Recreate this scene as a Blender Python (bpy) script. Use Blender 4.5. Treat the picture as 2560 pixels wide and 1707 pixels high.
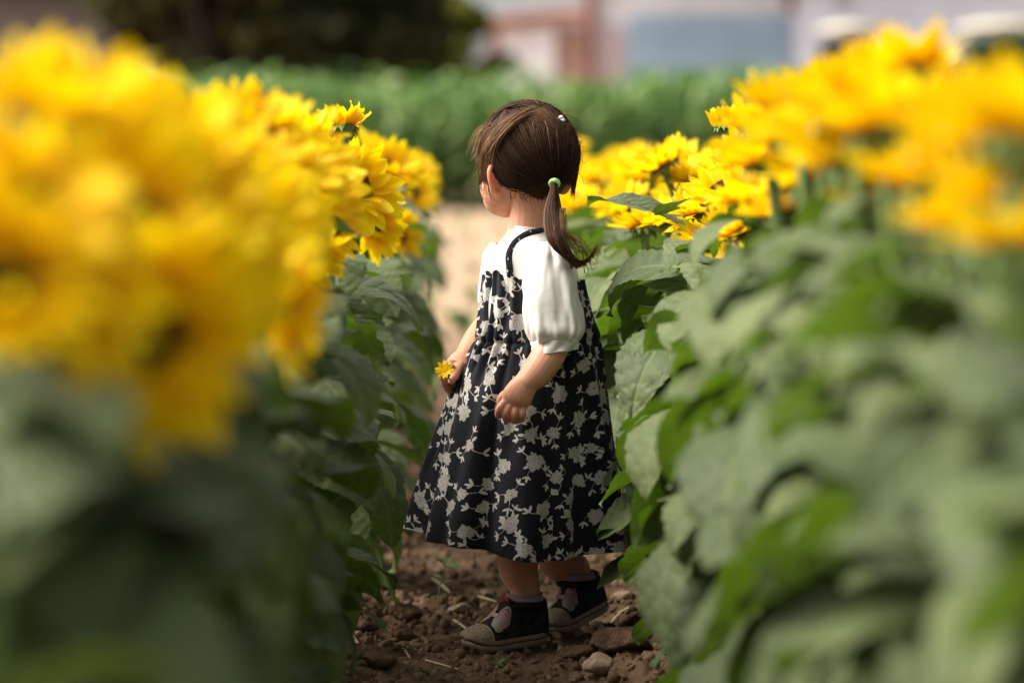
import bpy, bmesh, math, random
import numpy as np
from mathutils import Vector, Matrix, Quaternion, noise as mnoise
from mathutils.bvhtree import BVHTree

for o in list(bpy.data.objects):
    bpy.data.objects.remove(o, do_unlink=True)
scene = bpy.context.scene
COL = scene.collection
R = math.radians

# ------------------------------------------------------------------ camera
CAM_H, PITCH, FPX = 0.78, R(3.58), 7466.0
cam_d = bpy.data.cameras.new('camera')
cam = bpy.data.objects.new('camera', cam_d)
COL.objects.link(cam)
cam.location = (0, 0, CAM_H)
cam.rotation_euler = (R(90) - PITCH, 0, 0)
cam_d.sensor_width = 36.0
cam_d.lens = 105.0
cam_d.clip_start = 0.05
cam_d.clip_end = 3000.0
cam_d.dof.use_dof = True
cam_d.dof.focus_distance = 4.69
cam_d.dof.aperture_fstop = 2.5
cam_d.dof.aperture_blades = 0
scene.camera = cam

# ------------------------------------------------------------------ world and sun
SUN_EL, SUN_AZ = R(44), R(-90)      # azimuth from +Y towards +X (minus: to the left, beyond the child)
world = bpy.data.worlds.new('World')
scene.world = world
world.use_nodes = True
wn, wl = world.node_tree.nodes, world.node_tree.links
wn.clear()
w_out = wn.new('ShaderNodeOutputWorld')
w_bg = wn.new('ShaderNodeBackground')
w_hs = wn.new('ShaderNodeHueSaturation')
w_sky = wn.new('ShaderNodeTexSky')
w_sky.sky_type = 'NISHITA'
w_sky.sun_disc = False
w_sky.sun_elevation = SUN_EL
w_sky.sun_rotation = SUN_AZ
w_sky.air_density = 1.0
w_sky.dust_density = 3.0
w_sky.ozone_density = 1.0
w_hs.inputs['Saturation'].default_value = 0.28
w_bg.inputs['Strength'].default_value = 0.095
wl.new(w_sky.outputs[0], w_hs.inputs['Color'])
wl.new(w_hs.outputs[0], w_bg.inputs['Color'])
wl.new(w_bg.outputs[0], w_out.inputs['Surface'])

sun_d = bpy.data.lights.new('sun', 'SUN')
sun_d.energy = 4.3
sun_d.angle = R(45)
sun_d.color = (1.0, 0.95, 0.87)
sun = bpy.data.objects.new('sun', sun_d)
COL.objects.link(sun)
sdir = Vector((math.sin(SUN_AZ) * math.cos(SUN_EL), math.cos(SUN_AZ) * math.cos(SUN_EL), math.sin(SUN_EL)))
sun.rotation_euler = (-sdir).to_track_quat('-Z', 'Y').to_euler()
sun.location = sdir * 50

scene.view_settings.view_transform = 'Standard'
scene.view_settings.look = 'None'
scene.view_settings.gamma = 1.0
scene.view_settings.exposure = 1.12
scene.view_settings.use_curve_mapping = False
scene.render.engine = 'CYCLES'
scene.cycles.use_denoising = True
scene.cycles.max_bounces = 8
scene.cycles.diffuse_bounces = 4
scene.cycles.transmission_bounces = 4
scene.cycles.transparent_max_bounces = 6

# ------------------------------------------------------------------ helpers
CP, SP = math.cos(PITCH), math.sin(PITCH)


def ray(px, py):
    u, v = (px - 1280.0) / FPX, -(py - 853.5) / FPX
    return Vector((u, CP + v * SP, -SP + v * CP))


def P(px, py, Y):
    """point at distance Y in front of the lens seen at pixel px, py of the photograph"""
    d = ray(px, py)
    return Vector((0, 0, CAM_H)) + d * (Y / d.y)


def proj(p):
    q = Vector(p) - Vector((0, 0, CAM_H))
    dep = q.y * CP - q.z * SP
    up = q.y * SP + q.z * CP
    return 1280 + q.x / dep * FPX, 853.5 - up / dep * FPX


def ob(name, me, mat=None, parent=None, smooth=True):
    o = bpy.data.objects.new(name, me)
    COL.objects.link(o)
    if mat is not None and me is not None and not len(me.materials):
        me.materials.append(mat)
    if parent is not None:
        o.parent = parent
    if smooth and me is not None and len(me.polygons):
        me.polygons.foreach_set('use_smooth', np.ones(len(me.polygons), dtype=bool))
    return o


def empty(name, loc=(0, 0, 0)):
    o = bpy.data.objects.new(name, None)
    o.location = loc
    o.empty_display_size = 0.05
    COL.objects.link(o)
    return o


def tag(o, label=None, cat=None, group=None, kind=None):
    if label: o['label'] = label
    if cat: o['category'] = cat
    if group: o['group'] = group
    if kind: o['kind'] = kind
    return o


def mesh(name, verts, faces):
    me = bpy.data.meshes.new(name)
    me.from_pydata([tuple(v) for v in verts], [], [tuple(f) for f in faces])
    me.update()
    return me


def mesh_np(name, V, F):
    """V (n,3) float, F (m,k) int, all faces with k corners"""
    V = np.asarray(V, np.float32); F = np.asarray(F, np.int32)
    me = bpy.data.meshes.new(name)
    me.vertices.add(len(V)); me.vertices.foreach_set('co', V.ravel())
    k = F.shape[1]
    me.loops.add(F.size); me.loops.foreach_set('vertex_index', F.ravel())
    me.polygons.add(len(F))
    me.polygons.foreach_set('loop_start', np.arange(0, F.size, k, dtype=np.int32))
    me.update(calc_edges=True)
    me.validate()
    return me


def fattr(me, name, arr):
    a = me.attributes.new(name, 'FLOAT', 'POINT')
    a.data.foreach_set('value', np.asarray(arr, np.float32).ravel())


def grid_faces(nu, nv, wrap=False, off=0):
    """vertex index = i*nv + j, i along u (may wrap)"""
    ii = np.arange(nu if wrap else nu - 1)
    jj = np.arange(nv - 1)
    I, J = np.meshgrid(ii, jj, indexing='ij')
    I2 = (I + 1) % nu
    F = np.stack([I * nv + J, I2 * nv + J, I2 * nv + J + 1, I * nv + J + 1], -1).reshape(-1, 4)
    return F + off


# numpy value noise ----------------------------------------------------------
def _hash(ix, iy, seed):
    h = (ix.astype(np.int64) * 374761393 + iy.astype(np.int64) * 668265263 + seed * 974634533) & 0x7fffffff
    h = ((h ^ (h >> 13)) * 1274126177) & 0x7fffffff
    h = h ^ (h >> 16)
    return (h & 0xffff) / 65535.0


def vnoise(x, y, seed=0):
    xi, yi = np.floor(x), np.floor(y)
    fx, fy = x - xi, y - yi
    fx = fx * fx * (3 - 2 * fx); fy = fy * fy * (3 - 2 * fy)
    a = _hash(xi, yi, seed); b = _hash(xi + 1, yi, seed)
    c = _hash(xi, yi + 1, seed); d = _hash(xi + 1, yi + 1, seed)
    return (a * (1 - fx) + b * fx) * (1 - fy) + (c * (1 - fx) + d * fx) * fy


def fbm(x, y, octs=4, seed=0):
    s, a, n = 0, 0.5, 0
    for k in range(octs):
        s = s + a * (vnoise(x * 2 ** k, y * 2 ** k, seed + k * 7) - 0.5)
        a *= 0.5
    return s


# tubes ------------------------------------------------------------------
def crom(pts, n):
    """Catmull-Rom resample of k-dim points to n samples"""
    p = np.asarray(pts, float)
    if len(p) == 2:
        t = np.linspace(0, 1, n)[:, None]
        return p[0] * (1 - t) + p[1] * t
    q = np.vstack([2 * p[0] - p[1], p, 2 * p[-1] - p[-2]])
    out = []
    for s in np.linspace(0, len(p) - 1 - 1e-9, n):
        i = int(s); t = s - i
        a, b, c, d = q[i], q[i + 1], q[i + 2], q[i + 3]
        out.append(0.5 * ((2 * b) + (-a + c) * t + (2 * a - 5 * b + 4 * c - d) * t * t + (-a + 3 * b - 3 * c + d) * t ** 3))
    return np.array(out)


def tube_geo(pts, radii, n=24, sides=14, flat=1.0, up=(0, 1, 0), cap=True, flat_r=None):
    """swept tube; section semi-axes: r along 'side', r*flat along the direction nearest 'up'"""
    p = crom(pts, n)
    rr = crom(np.asarray(radii, float)[:, None], n)[:, 0]
    fl = np.full(n, flat) if flat_r is None else crom(np.asarray(flat_r, float)[:, None], n)[:, 0]
    tan = np.gradient(p, axis=0)
    tan /= np.linalg.norm(tan, axis=1)[:, None] + 1e-12
    rings = []
    upv = np.asarray(up, float)
    ext = []
    if cap:
        for s in (1.0, 0.75, 0.4):
            ext.append(s)
    seq = []
    if cap:
        for s in (0.97, 0.75, 0.4):
            seq.append((0, -s, math.sqrt(1 - s * s)))
    for i in range(n):
        seq.append((i, 0, 1))
    if cap:
        for s in (0.4, 0.75, 0.97):
            seq.append((n - 1, s, math.sqrt(1 - s * s)))
    V = []
    for (i, off, sc) in seq:
        t = tan[i]
        u = upv - t * np.dot(upv, t)
        u /= np.linalg.norm(u) + 1e-12
        s = np.cross(t, u)
        c = p[i] + t * off * rr[i] * min(fl[i], 1)
        a = np.linspace(0, 2 * math.pi, sides, endpoint=False)
        V.append(c + (np.cos(a)[:, None] * s * rr[i] + np.sin(a)[:, None] * u * rr[i] * fl[i]) * sc)
    m = len(V)
    V = np.vstack(V)
    F = []
    for i in range(m - 1):
        for j in range(sides):
            j2 = (j + 1) % sides
            F.append((i * sides + j, i * sides + j2, (i + 1) * sides + j2, (i + 1) * sides + j))
    if cap:
        F.append(tuple(range(sides - 1, -1, -1)))
        F.append(tuple((m - 1) * sides + j for j in range(sides)))
    return V, F


class MB:
    def __init__(s): s.V, s.F = [], []

    def add(s, V, F):
        o = len(s.V)
        s.V.extend([tuple(v) for v in V]); s.F.extend([tuple(i + o for i in f) for f in F])
        return s

    def tube(s, pts, radii, **k): return s.add(*tube_geo(pts, radii, **k))

    def box(s, c, size, rot=None):
        c = Vector(c); h = Vector(size) / 2
        vs = []
        for x in (-1, 1):
            for y in (-1, 1):
                for z in (-1, 1):
                    v = Vector((x * h.x, y * h.y, z * h.z))
                    if rot is not None: v = rot @ v
                    vs.append(c + v)
        return s.add(vs, [(0, 1, 3, 2), (4, 6, 7, 5), (0, 4, 5, 1), (2, 3, 7, 6), (0, 2, 6, 4), (1, 5, 7, 3)])

    def ell(s, c, axes, M=None, nu=24, nv=14):
        """ellipsoid, axes semi lengths, M 3x3 orientation"""
        V = []
        for i in range(1, nv):
            th = math.pi * i / nv
            for j in range(nu):
                ph = 2 * math.pi * j / nu
                v = Vector((axes[0] * math.sin(th) * math.cos(ph), axes[1] * math.sin(th) * math.sin(ph), axes[2] * math.cos(th)))
                V.append(v)
        V.append(Vector((0, 0, axes[2]))); V.append(Vector((0, 0, -axes[2])))
        top, bot = len(V) - 2, len(V) - 1
        if M is not None: V = [M @ v for v in V]
        V = [Vector(c) + v for v in V]
        F = []
        for i in range(nv - 2):
            for j in range(nu):
                j2 = (j + 1) % nu
                F.append((i * nu + j, (i + 1) * nu + j, (i + 1) * nu + j2, i * nu + j2))
        for j in range(nu):
            j2 = (j + 1) % nu
            F.append((top, j, j2)); F.append((bot, (nv - 2) * nu + j2, (nv - 2) * nu + j))
        return s.add(V, F)

    def build(s, name, mat, parent=None, smooth=True):
        return ob(name, mesh(name, s.V, s.F), mat, parent, smooth)


# materials ------------------------------------------------------------------
class Mat:
    def __init__(s, name):
        s.m = bpy.data.materials.new(name)
        s.m.use_nodes = True
        s.n, s.l = s.m.node_tree.nodes, s.m.node_tree.links
        s.n.clear()
        s.out = s.n.new('ShaderNodeOutputMaterial')

    def new(s, t, **kw):
        nd = s.n.new('ShaderNode' + t)
        for k, v in kw.items():
            if k.startswith('i_'):
                key = k[2:].replace('_', ' ')
                s.put(nd.inputs[key], v)
            else:
                setattr(nd, k, v)
        return nd

    def put(s, sock, v):
        if isinstance(v, bpy.types.NodeSocket): s.l.new(v, sock)
        elif isinstance(v, bpy.types.Node): s.l.new(v.outputs[0], sock)
        else:
            if isinstance(v, (tuple, list)) and len(v) == 3 and sock.type == 'RGBA': v = (*v, 1)
            sock.default_value = v

    def attr(s, name):
        return s.new('Attribute', attribute_name=name).outputs['Fac']

    def noise(s, scale, detail=4, rough=0.5, vec=None, coord='Object'):
        nd = s.new('TexNoise')
        nd.inputs['Scale'].default_value = scale; nd.inputs['Detail'].default_value = detail
        nd.inputs['Roughness'].default_value = rough
        s.put(nd.inputs['Vector'], vec if vec is not None else s.coord(coord))
        return nd.outputs['Fac']

    def coord(s, which='Object'):
        return s.new('TexCoord').outputs[which]

    def ramp(s, fac, stops, interp='LINEAR'):
        nd = s.new('ValToRGB')
        nd.color_ramp.interpolation = interp
        e = nd.color_ramp.elements
        while len(e) < len(stops): e.new(0.5)
        for el, (p, c) in zip(e, stops):
            el.position = p
            el.color = (*c, 1) if len(c) == 3 else c
        s.put(nd.inputs['Fac'], fac)
        return nd.outputs['Color']

    def mixc(s, fac, a, b, blend='MIX'):
        nd = s.new('Mix', data_type='RGBA', blend_type=blend)
        s.put(nd.inputs[0], fac); s.put(nd.inputs[6], a); s.put(nd.inputs[7], b)
        return nd.outputs[2]

    def math(s, op, a, b=0.0, c=0.0, clamp=False):
        nd = s.new('Math', operation=op, use_clamp=clamp)
        s.put(nd.inputs[0], a); s.put(nd.inputs[1], b); s.put(nd.inputs[2], c)
        return nd.outputs[0]

    def bump(s, h, strength=0.3, dist=0.01):
        nd = s.new('Bump')
        nd.inputs['Strength'].default_value = strength; nd.inputs['Distance'].default_value = dist
        s.put(nd.inputs['Height'], h)
        return nd.outputs[0]

    def bsdf(s, col, rough=0.5, spec=0.5, normal=None, **kw):
        nd = s.new('BsdfPrincipled')
        s.put(nd.inputs['Base Color'], col); s.put(nd.inputs['Roughness'], rough)
        s.put(nd.inputs['Specular IOR Level'], spec)
        if normal is not None: s.put(nd.inputs['Normal'], normal)
        for k, v in kw.items(): s.put(nd.inputs[k.replace('_', ' ')], v)
        return nd.outputs[0]

    def mixs(s, fac, a, b):
        nd = s.new('MixShader')
        s.put(nd.inputs[0], fac); s.put(nd.inputs[1], a); s.put(nd.inputs[2], b)
        return nd.outputs[0]

    def end(s, sh):
        s.l.new(sh, s.out.inputs['Surface'])
        return s.m


def plain(name, col, rough=0.6, spec=0.4, var=0.25, scale=20.0, bump=0.0, **kw):
    m = Mat(name)
    nz = m.noise(scale, 5)
    dark = tuple(c * (1 - var) for c in col); light = tuple(min(1, c * (1 + var)) for c in col)
    c = m.ramp(nz, [(0.3, dark), (0.7, light)])
    nrm = m.bump(m.noise(scale * 3, 4), bump, 0.01) if bump else None
    return m.end(m.bsdf(c, rough, spec, nrm, **kw))


# ------------------------------------------------------------------ ground
def path_c(Y):
    return -0.030 - 0.0140 * (Y - 4.8)


ROW_END = 11.2


def sstep(a, b, x):
    t = np.clip((x - a) / (b - a), 0, 1)
    return t * t * (3 - 2 * t)


def ground_z(x, y, fine=True):
    x = np.asarray(x, float); y = np.asarray(y, float)
    r = np.abs(x - path_c(y))
    field = 1 - sstep(ROW_END, ROW_END + 1.5, y)
    z = field * 0.055 * sstep(0.14, 0.36, r)
    near = np.exp(-np.maximum(0, np.abs(y - 5.0) - 4) / 3.0)
    z = z + near * (0.022 * fbm(x * 7, y * 7, 3, 1))
    if fine:
        rid = np.abs(fbm(x * 26, y * 26, 3, 11)) * 2
        z = z + near * (0.034 * rid * sstep(-0.25, 0.25, fbm(x * 5, y * 5, 2, 21)) + 0.011 * fbm(x * 95, y * 95, 3, 31)
                        + 0.020 * fbm(x * 38, y * 38, 3, 41))
    far = sstep(12, 20, y)
    z = z + far * 0.03 * fbm(x * 0.8, y * 0.8, 3, 51)
    return z - 0.006


def graded(center, half, step, growth, far):
    a = [0.0]
    s = step
    while a[-1] < half: a.append(a[-1] + s)
    while a[-1] < far:
        s *= growth
        a.append(a[-1] + s)
    a = np.array(a)
    return center + np.concatenate([-a[:0:-1], a])


gx = graded(0.0, 0.42, 0.0042, 1.10, 400.0)
gy0 = graded(4.75, 0.55, 0.0048, 1.085, 1200.0)
gy = gy0[gy0 > -40]
GX, GY = np.meshgrid(gx, gy, indexing='ij')
GZ = ground_z(GX, GY)
gme = mesh_np('ground', np.stack([GX, GY, GZ], -1).reshape(-1, 3), grid_faces(len(gx), len(gy)))
m = Mat('soil')
pos = m.new('NewGeometry').outputs['Position']
sep = m.new('SeparateXYZ', i_Vector=pos)
n1 = m.noise(9, 6, 0.6, vec=pos); n2 = m.noise(70, 5, 0.65, vec=pos); n3 = m.noise(1.3, 3, 0.5, vec=pos)
c_soil = m.mixc(n2, m.ramp(n1, [(0.30, (0.050, 0.028, 0.016)), (0.55, (0.13, 0.076, 0.043)), (0.75, (0.24, 0.15, 0.09))]),
                m.ramp(n1, [(0.35, (0.075, 0.043, 0.024)), (0.7, (0.23, 0.145, 0.085))]))
c_sand = m.mixc(n3, (0.38, 0.26, 0.16), m.ramp(n1, [(0.3, (0.32, 0.22, 0.135)), (0.7, (0.45, 0.325, 0.21))]))
edge = m.math('ADD', sep.outputs['Y'], m.math('MULTIPLY', n3, 3.0))
ff = m.new('MapRange', interpolation_type='SMOOTHSTEP', i_Value=edge)
ff.inputs['From Min'].default_value = 12.5; ff.inputs['From Max'].default_value = 16.0
hills_c = m.mixc(ff.outputs[0], c_soil, c_sand)
ground = ob('ground', gme, m.end(m.bsdf(hills_c, 0.92, 0.15, m.bump(n2, 0.5, 0.006))))
tag(ground, 'brown tilled soil with a sandy strip beyond the flower rows', kind='structure')

rng = random.Random(7)
nrng = np.random.default_rng(7)

# loose crumbs of soil: nobody could count them
_ico = bmesh.new(); bmesh.ops.create_icosphere(_ico, subdivisions=1, radius=1.0)
ICO_V = np.array([v.co[:] for v in _ico.verts]); ICO_F = np.array([[v.index for v in f.verts] for f in _ico.faces]); _ico.free()
_ico = bmesh.new(); bmesh.ops.create_icosphere(_ico, subdivisions=3, radius=1.0)
ICO3_V = np.array([v.co[:] for v in _ico.verts]); ICO3_F = np.array([[v.index for v in f.verts] for f in _ico.faces]); _ico.free()
cv, cf, ct = [], [], []
NCR = 10000
cy_ = 4.05 + 3.2 * nrng.random(NCR) ** 1.3
cx_ = path_c(cy_) + nrng.uniform(-0.36, 0.38, NCR)
cs_ = 0.0018 + 0.0105 * nrng.random(NCR) ** 6.5
cz_ = ground_z(cx_, cy_)
for i in range(NCR):
    s = cs_[i]
    jit = 1 + 0.95 * (nrng.random((len(ICO_V), 1)) - 0.5)
    q = Quaternion(nrng.normal(size=4)).normalized().to_matrix()
    v = (ICO_V * jit * s * np.array([1, nrng.uniform(.6, 1), nrng.uniform(.5, .9)])) @ np.array(q)
    cv.append(v + np.array([cx_[i], cy_[i], cz_[i] + s * 0.25])); cf.append(ICO_F + i * len(ICO_V))
    ct.append(np.full(len(ICO_V), nrng.random()))
cme = mesh_np('soil_crumbs', np.vstack(cv), np.vstack(cf))
fattr(cme, 'tint', np.concatenate(ct))
m = Mat('crumb')
cc = m.ramp(m.attr('tint'), [(0.0, (0.085, 0.047, 0.026)), (0.6, (0.16, 0.095, 0.055)), (1.0, (0.30, 0.20, 0.12))])
crumb_mat = m.end(m.bsdf(m.mixc(0.35, cc, m.ramp(m.noise(160, 4), [(0.3, (0.07, 0.045, 0.03)), (0.7, (0.23, 0.145, 0.085))])), 0.95, 0.1))
tag(ob('soil_crumbs', cme, crumb_mat, smooth=False), 'loose brown crumbs of soil scattered over the path', 'soil', kind='stuff')

stone_mats = [plain('stone_tan', (0.30, 0.21, 0.14), 0.9, 0.2, 0.35, 30, 0.5), plain('clod_brown', (0.125, 0.072, 0.042), 0.95, 0.1, 0.45, 45, 0.9)]


def rock(name, px, py, w, h, d, mat, label, seed, rough=0.35, group=None, cat='stone', Y=None):
    """a stone or clod whose middle of the base is seen at px,py on the soil"""
    p = None
    r_ = ray(px, py)
    t = (CAM_H - 0.0) / -r_.z
    for _ in range(6):
        q = Vector((0, 0, CAM_H)) + r_ * t
        t = (CAM_H - float(ground_z(q.x, q.y, False))) / -r_.z
    q = Vector((0, 0, CAM_H)) + r_ * t
    q.z = float(ground_z(q.x, q.y))
    rs = np.random.default_rng(seed)
    V = ICO3_V.copy()
    off = rs.uniform(0, 50, 3)
    dd = np.array([mnoise.noise(Vector(v * 1.1 + off)) * rough + mnoise.noise(Vector(v * 3.0 + off)) * rough * .35 + mnoise.noise(Vector(v * 8 + off)) * rough * .28 for v in V])
    V = V * (1 + dd)[:, None]
    for _ in range(11):
        nn = rs.normal(size=3); nn /= np.linalg.norm(nn)
        ex = np.maximum(0, V @ nn - rs.uniform(.50, .85))
        V = V - ex[:, None] * nn
    V = V * np.array([w, d, h]) / 2
    a = rs.uniform(-0.4, 0.4)
    V = V @ np.array([[math.cos(a), math.sin(a), 0], [-math.sin(a), math.cos(a), 0], [0, 0, 1]])
    o = ob(name, mesh_np(name, V, ICO3_F), mat)
    o.location = q + Vector((0, 0, h * 0.26))
    return tag(o, label, cat, group)


rock('stone', 1432, 1600, .048, .024, .035, stone_mats[0], 'flat tan stone lying against the toe of the lifted shoe', 1, .2)
rock('stone', 1500, 1700, .05, .042, .04, stone_mats[0], 'upright tan stone at the bottom right of the path', 22, .35)
rock('stone', 1555, 1497, .040, .024, .03, stone_mats[0], 'tan stone on the soil right of the raised heel', 3, .25)
rock('stone', 1482, 1415, .045, .030, .03, stone_mats[0], 'pale stone behind the lifted shoe under the dress hem', 4, .25)
rock('stone', 1450, 1400, .03, .03, .03, stone_mats[1], 'small brown stone just right of the far leg', 5, .25)
rock('soil_clod', 1560, 1640, .13, .058, .10, stone_mats[1], 'largest brown soil clod on the right side of the path', 6, .4, cat='clod')
rock('soil_clod', 1440, 1650, .075, .036, .06, stone_mats[1], 'brown soil clod just below the flat tan stone', 7, .45, cat='clod')
rock('soil_clod', 1610, 1560, .085, .045, .07, stone_mats[1], 'brown soil clod against the right hand leaves', 8, .45, cat='clod')
rock('soil_clod', 920, 1670, .11, .05, .08, stone_mats[1], 'round brown soil clod at the bottom left of the path', 9, .3, cat='clod')
rock('soil_clod', 965, 1480, .055, .048, .05, stone_mats[1], 'dark upright soil clod left of the tall seedling', 10, .3, cat='clod')
rock('soil_clod', 900, 1580, .06, .03, .05, stone_mats[1], 'brown soil clod at the left edge of the path', 11, .4, cat='clod')
rock('stone', 1150, 1548, .050, .022, .04, stone_mats[0], 'smooth brown stone behind the toe of the flat shoe', 12, .15)
rock('stone', 1260, 1668, .04, .018, .03, stone_mats[1], 'small brown stone below the flat shoe', 13, .3)
rock('soil_clod', 1010, 1600, .05, .028, .05, stone_mats[1], 'brown soil clod left of the flat shoe toe', 14, .45, cat='clod')
rock('stone', 1215, 1505, .032, .016, .03, stone_mats[0], 'pale stone just left of the near ankle', 15, .2)
rock('stone', 1020, 1560, .07, .03, .05, stone_mats[1], 'brown stone left of the straw near the shoe', 16, .35)

straw_mat = plain('straw', (0.52, 0.40, 0.24), 0.7, 0.3, 0.3, 90)


def straw(x0, y0, x1, y1, label, r=0.0022):
    pts = []
    for t in (0, 1):
        px, py = x0 + (x1 - x0) * t, y0 + (y1 - y0) * t
        r_ = ray(px, py); tt = CAM_H / -r_.z
        q = Vector((0, 0, CAM_H)) + r_ * tt
        q.z = float(ground_z(q.x, q.y)) + 0.005
        pts.append(q)
    mid = (pts[0] + pts[1]) / 2
    mid.z = max(mid.z, float(ground_z(mid.x, mid.y)) + .003)
    pts.insert(1, mid)
    V, F = tube_geo(pts, [r, r * 1.15, r * .9], n=6, sides=6, flat=.35, up=(0, 0, 1))
    c = pts[1]
    o = ob('straw', mesh('straw', [Vector(v) - c for v in V], F), straw_mat)
    o.location = c
    tag(o, label, 'straw')


straw(1135, 1545, 1172, 1580, 'pale straw piece pointing at the flat shoe toe', .003)
straw(1080, 1450, 1125, 1480, 'pale straw piece beside the tall seedling stem', .004)
straw(865, 1608, 895, 1640, 'pale straw piece by the left leaf edge', .003)
straw(1065, 1655, 1145, 1668, 'long straw piece lying flat at the bottom of the path', .0025)
straw(985, 1630, 1025, 1645, 'short straw piece left of the long one')
straw(1240, 1672, 1275, 1658, 'straw piece beside the low seedling')
straw(1515, 1570, 1580, 1545, 'straw piece on the right bank of the path')
straw(1195, 1500, 1240, 1510, 'pale straw piece behind the near ankle', .003)

# ------------------------------------------------------------------ far background: sheds, trees, tractors
def stripes(name, col, scale, axis='X', depth=0.3, rough=0.6):
    m = Mat(name)
    n = m.noise(0.8, 5)
    c = m.ramp(n, [(0.3, tuple(v * .86 for v in col)), (0.7, tuple(min(1, v * 1.08) for v in col))])
    w = m.new('TexWave', wave_type='BANDS', bands_direction=axis)
    w.inputs['Scale'].default_value = scale; w.inputs['Distortion'].default_value = 0
    m.put(w.inputs['Vector'], m.coord('Object'))
    return m.end(m.bsdf(c, rough, 0.4, m.bump(w.outputs['Fac'], depth, 0.05)))


def px2(px, Y): return (px - 1280) / FPX * Y * 1.0


def pz(py, Y): return P(1280, py, Y).z


def bx(parent, name, x0, x1, y0, y1, z0, z1, mat):
    b = MB().box(((x0 + x1) / 2, (y0 + y1) / 2, (z0 + z1) / 2), (x1 - x0, y1 - y0, z1 - z0))
    return b.build(name, mat, parent, smooth=False)


wall_mauve = stripes('wall_mauve', (0.19, 0.165, 0.175), 2.5, 'Z')
wall_lav = stripes('wall_lavender', (0.72, 0.75, 0.88), 4.0, 'X')
wall_white = stripes('wall_white', (0.80, 0.79, 0.84), 3.0, 'X')
door_blue = stripes('door_blue', (0.30, 0.42, 0.55), 5.0, 'Z')
red_trim = plain('red_trim', (0.24, 0.085, 0.075), .6, .3, .2, 3)
brown_brick = plain('brown_brick', (0.32, 0.20, 0.16), .8, .2, .25, 6, .4)
roof_dark = plain('roof_dark', (0.05, 0.045, 0.045), .7, .3, .3, 4)
black_void = plain('bay_shade_and_post', (0.012, 0.010, 0.010), .9, .1, .3, 4)  # near-black stands in for the shade inside the open bay; the post shares it
glass_dark = plain('dark_glass', (0.02, 0.025, 0.03), .1, .6, .1, 4)
cream = plain('cream_paint', (0.62, 0.57, 0.45), .5, .4, .1, 4)
green_paint = plain('green_paint', (0.015, 0.055, 0.022), .4, .5, .2, 4)
maroon_paint = plain('maroon_paint', (0.05, 0.012, 0.016), .4, .5, .2, 4)
tyre_mat = plain('tyre', (0.02, 0.02, 0.02), .85, .2, .2, 20)
steel = plain('steel', (0.35, 0.35, 0.36), .4, .5, .2, 10)

# grey shed, upper left
Y = 58
sh = empty('grey_shed', (px2(140, Y), Y, 0)); s_ = sh.location
def B(parent, root, name, x0, x1, y0, y1, z0, z1, mat):
    return bx(parent, name, x0 - root.x, x1 - root.x, y0 - root.y, y1 - root.y, z0 - root.z, z1 - root.z, mat)
B(sh, s_, 'wall', px2(-260, Y), px2(288, Y), Y, Y + 5, -.1, pz(-6, Y), wall_mauve)
B(sh, s_, 'roof', px2(-300, Y), px2(420, Y), Y - .5, Y + 5.6, pz(-4, Y) + .003, pz(-40, Y), roof_dark)
B(sh, s_, 'doorway', px2(289, Y), px2(372, Y), Y + 1.2, Y + 4.8, -.1, pz(-6, Y), black_void)  # solid block, the bay's inner shade put into its colour
B(sh, s_, 'door_post', px2(373, Y), px2(384, Y), Y + .1, Y + .4, -.1, pz(-6, Y), black_void)
tag(sh, 'grey board shed with dark open bay at the upper left', 'shed')

# long pale barn with blue door, upper right
Y = 74
bn = empty('pale_barn', (px2(2000, Y), Y, 0)); s_ = bn.location
top = pz(-160, Y)
B(bn, s_, 'wall', px2(1985, Y), px2(2900, Y), Y + .0, Y + 9, -.1, top, wall_lav)
B(bn, s_, 'front_wall', px2(1488, Y), px2(1984, Y), Y + .25, Y + 9, -.1, top, wall_white)
dr = B(bn, s_, 'roller_door', px2(1570, Y), px2(1972, Y), Y + .12, Y + .24, -.05, pz(42, Y), door_blue)
for i in range(7):
    zz = .1 + i * (pz(42, Y) - .2) / 7
    B(dr, s_, 'door_slat', px2(1573, Y), px2(1969, Y), Y + .06, Y + .117, zz, zz + (pz(42, Y) - .2) / 7 - .03, door_blue)
B(bn, s_, 'corner_post', px2(1464, Y), px2(1487, Y), Y + .05, Y + .45, -.1, top, red_trim)
B(bn, s_, 'corner_post', px2(1962, Y), px2(1983, Y), Y - .1, Y + .05, pz(30, Y), top, red_trim)
B(bn, s_, 'side_panel', px2(1505, Y), px2(1560, Y), Y + .16, Y + .245, -.05, pz(60, Y), plain('pink_panel', (.48, .38, .41), .7, .3, .15, 2))
B(bn, s_, 'lamp', px2(2085, Y), px2(2112, Y), Y - .25, Y - .003, pz(8, Y), pz(-12, Y), plain('lamp_grey', (.2, .2, .22), .5))
B(bn, s_, 'roof', px2(1440, Y), px2(2950, Y), Y - .8, Y + 10, top + .003, top + .4, roof_dark)
tag(bn, 'long pale lavender barn with a wide blue grey roller door', 'barn')

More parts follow.
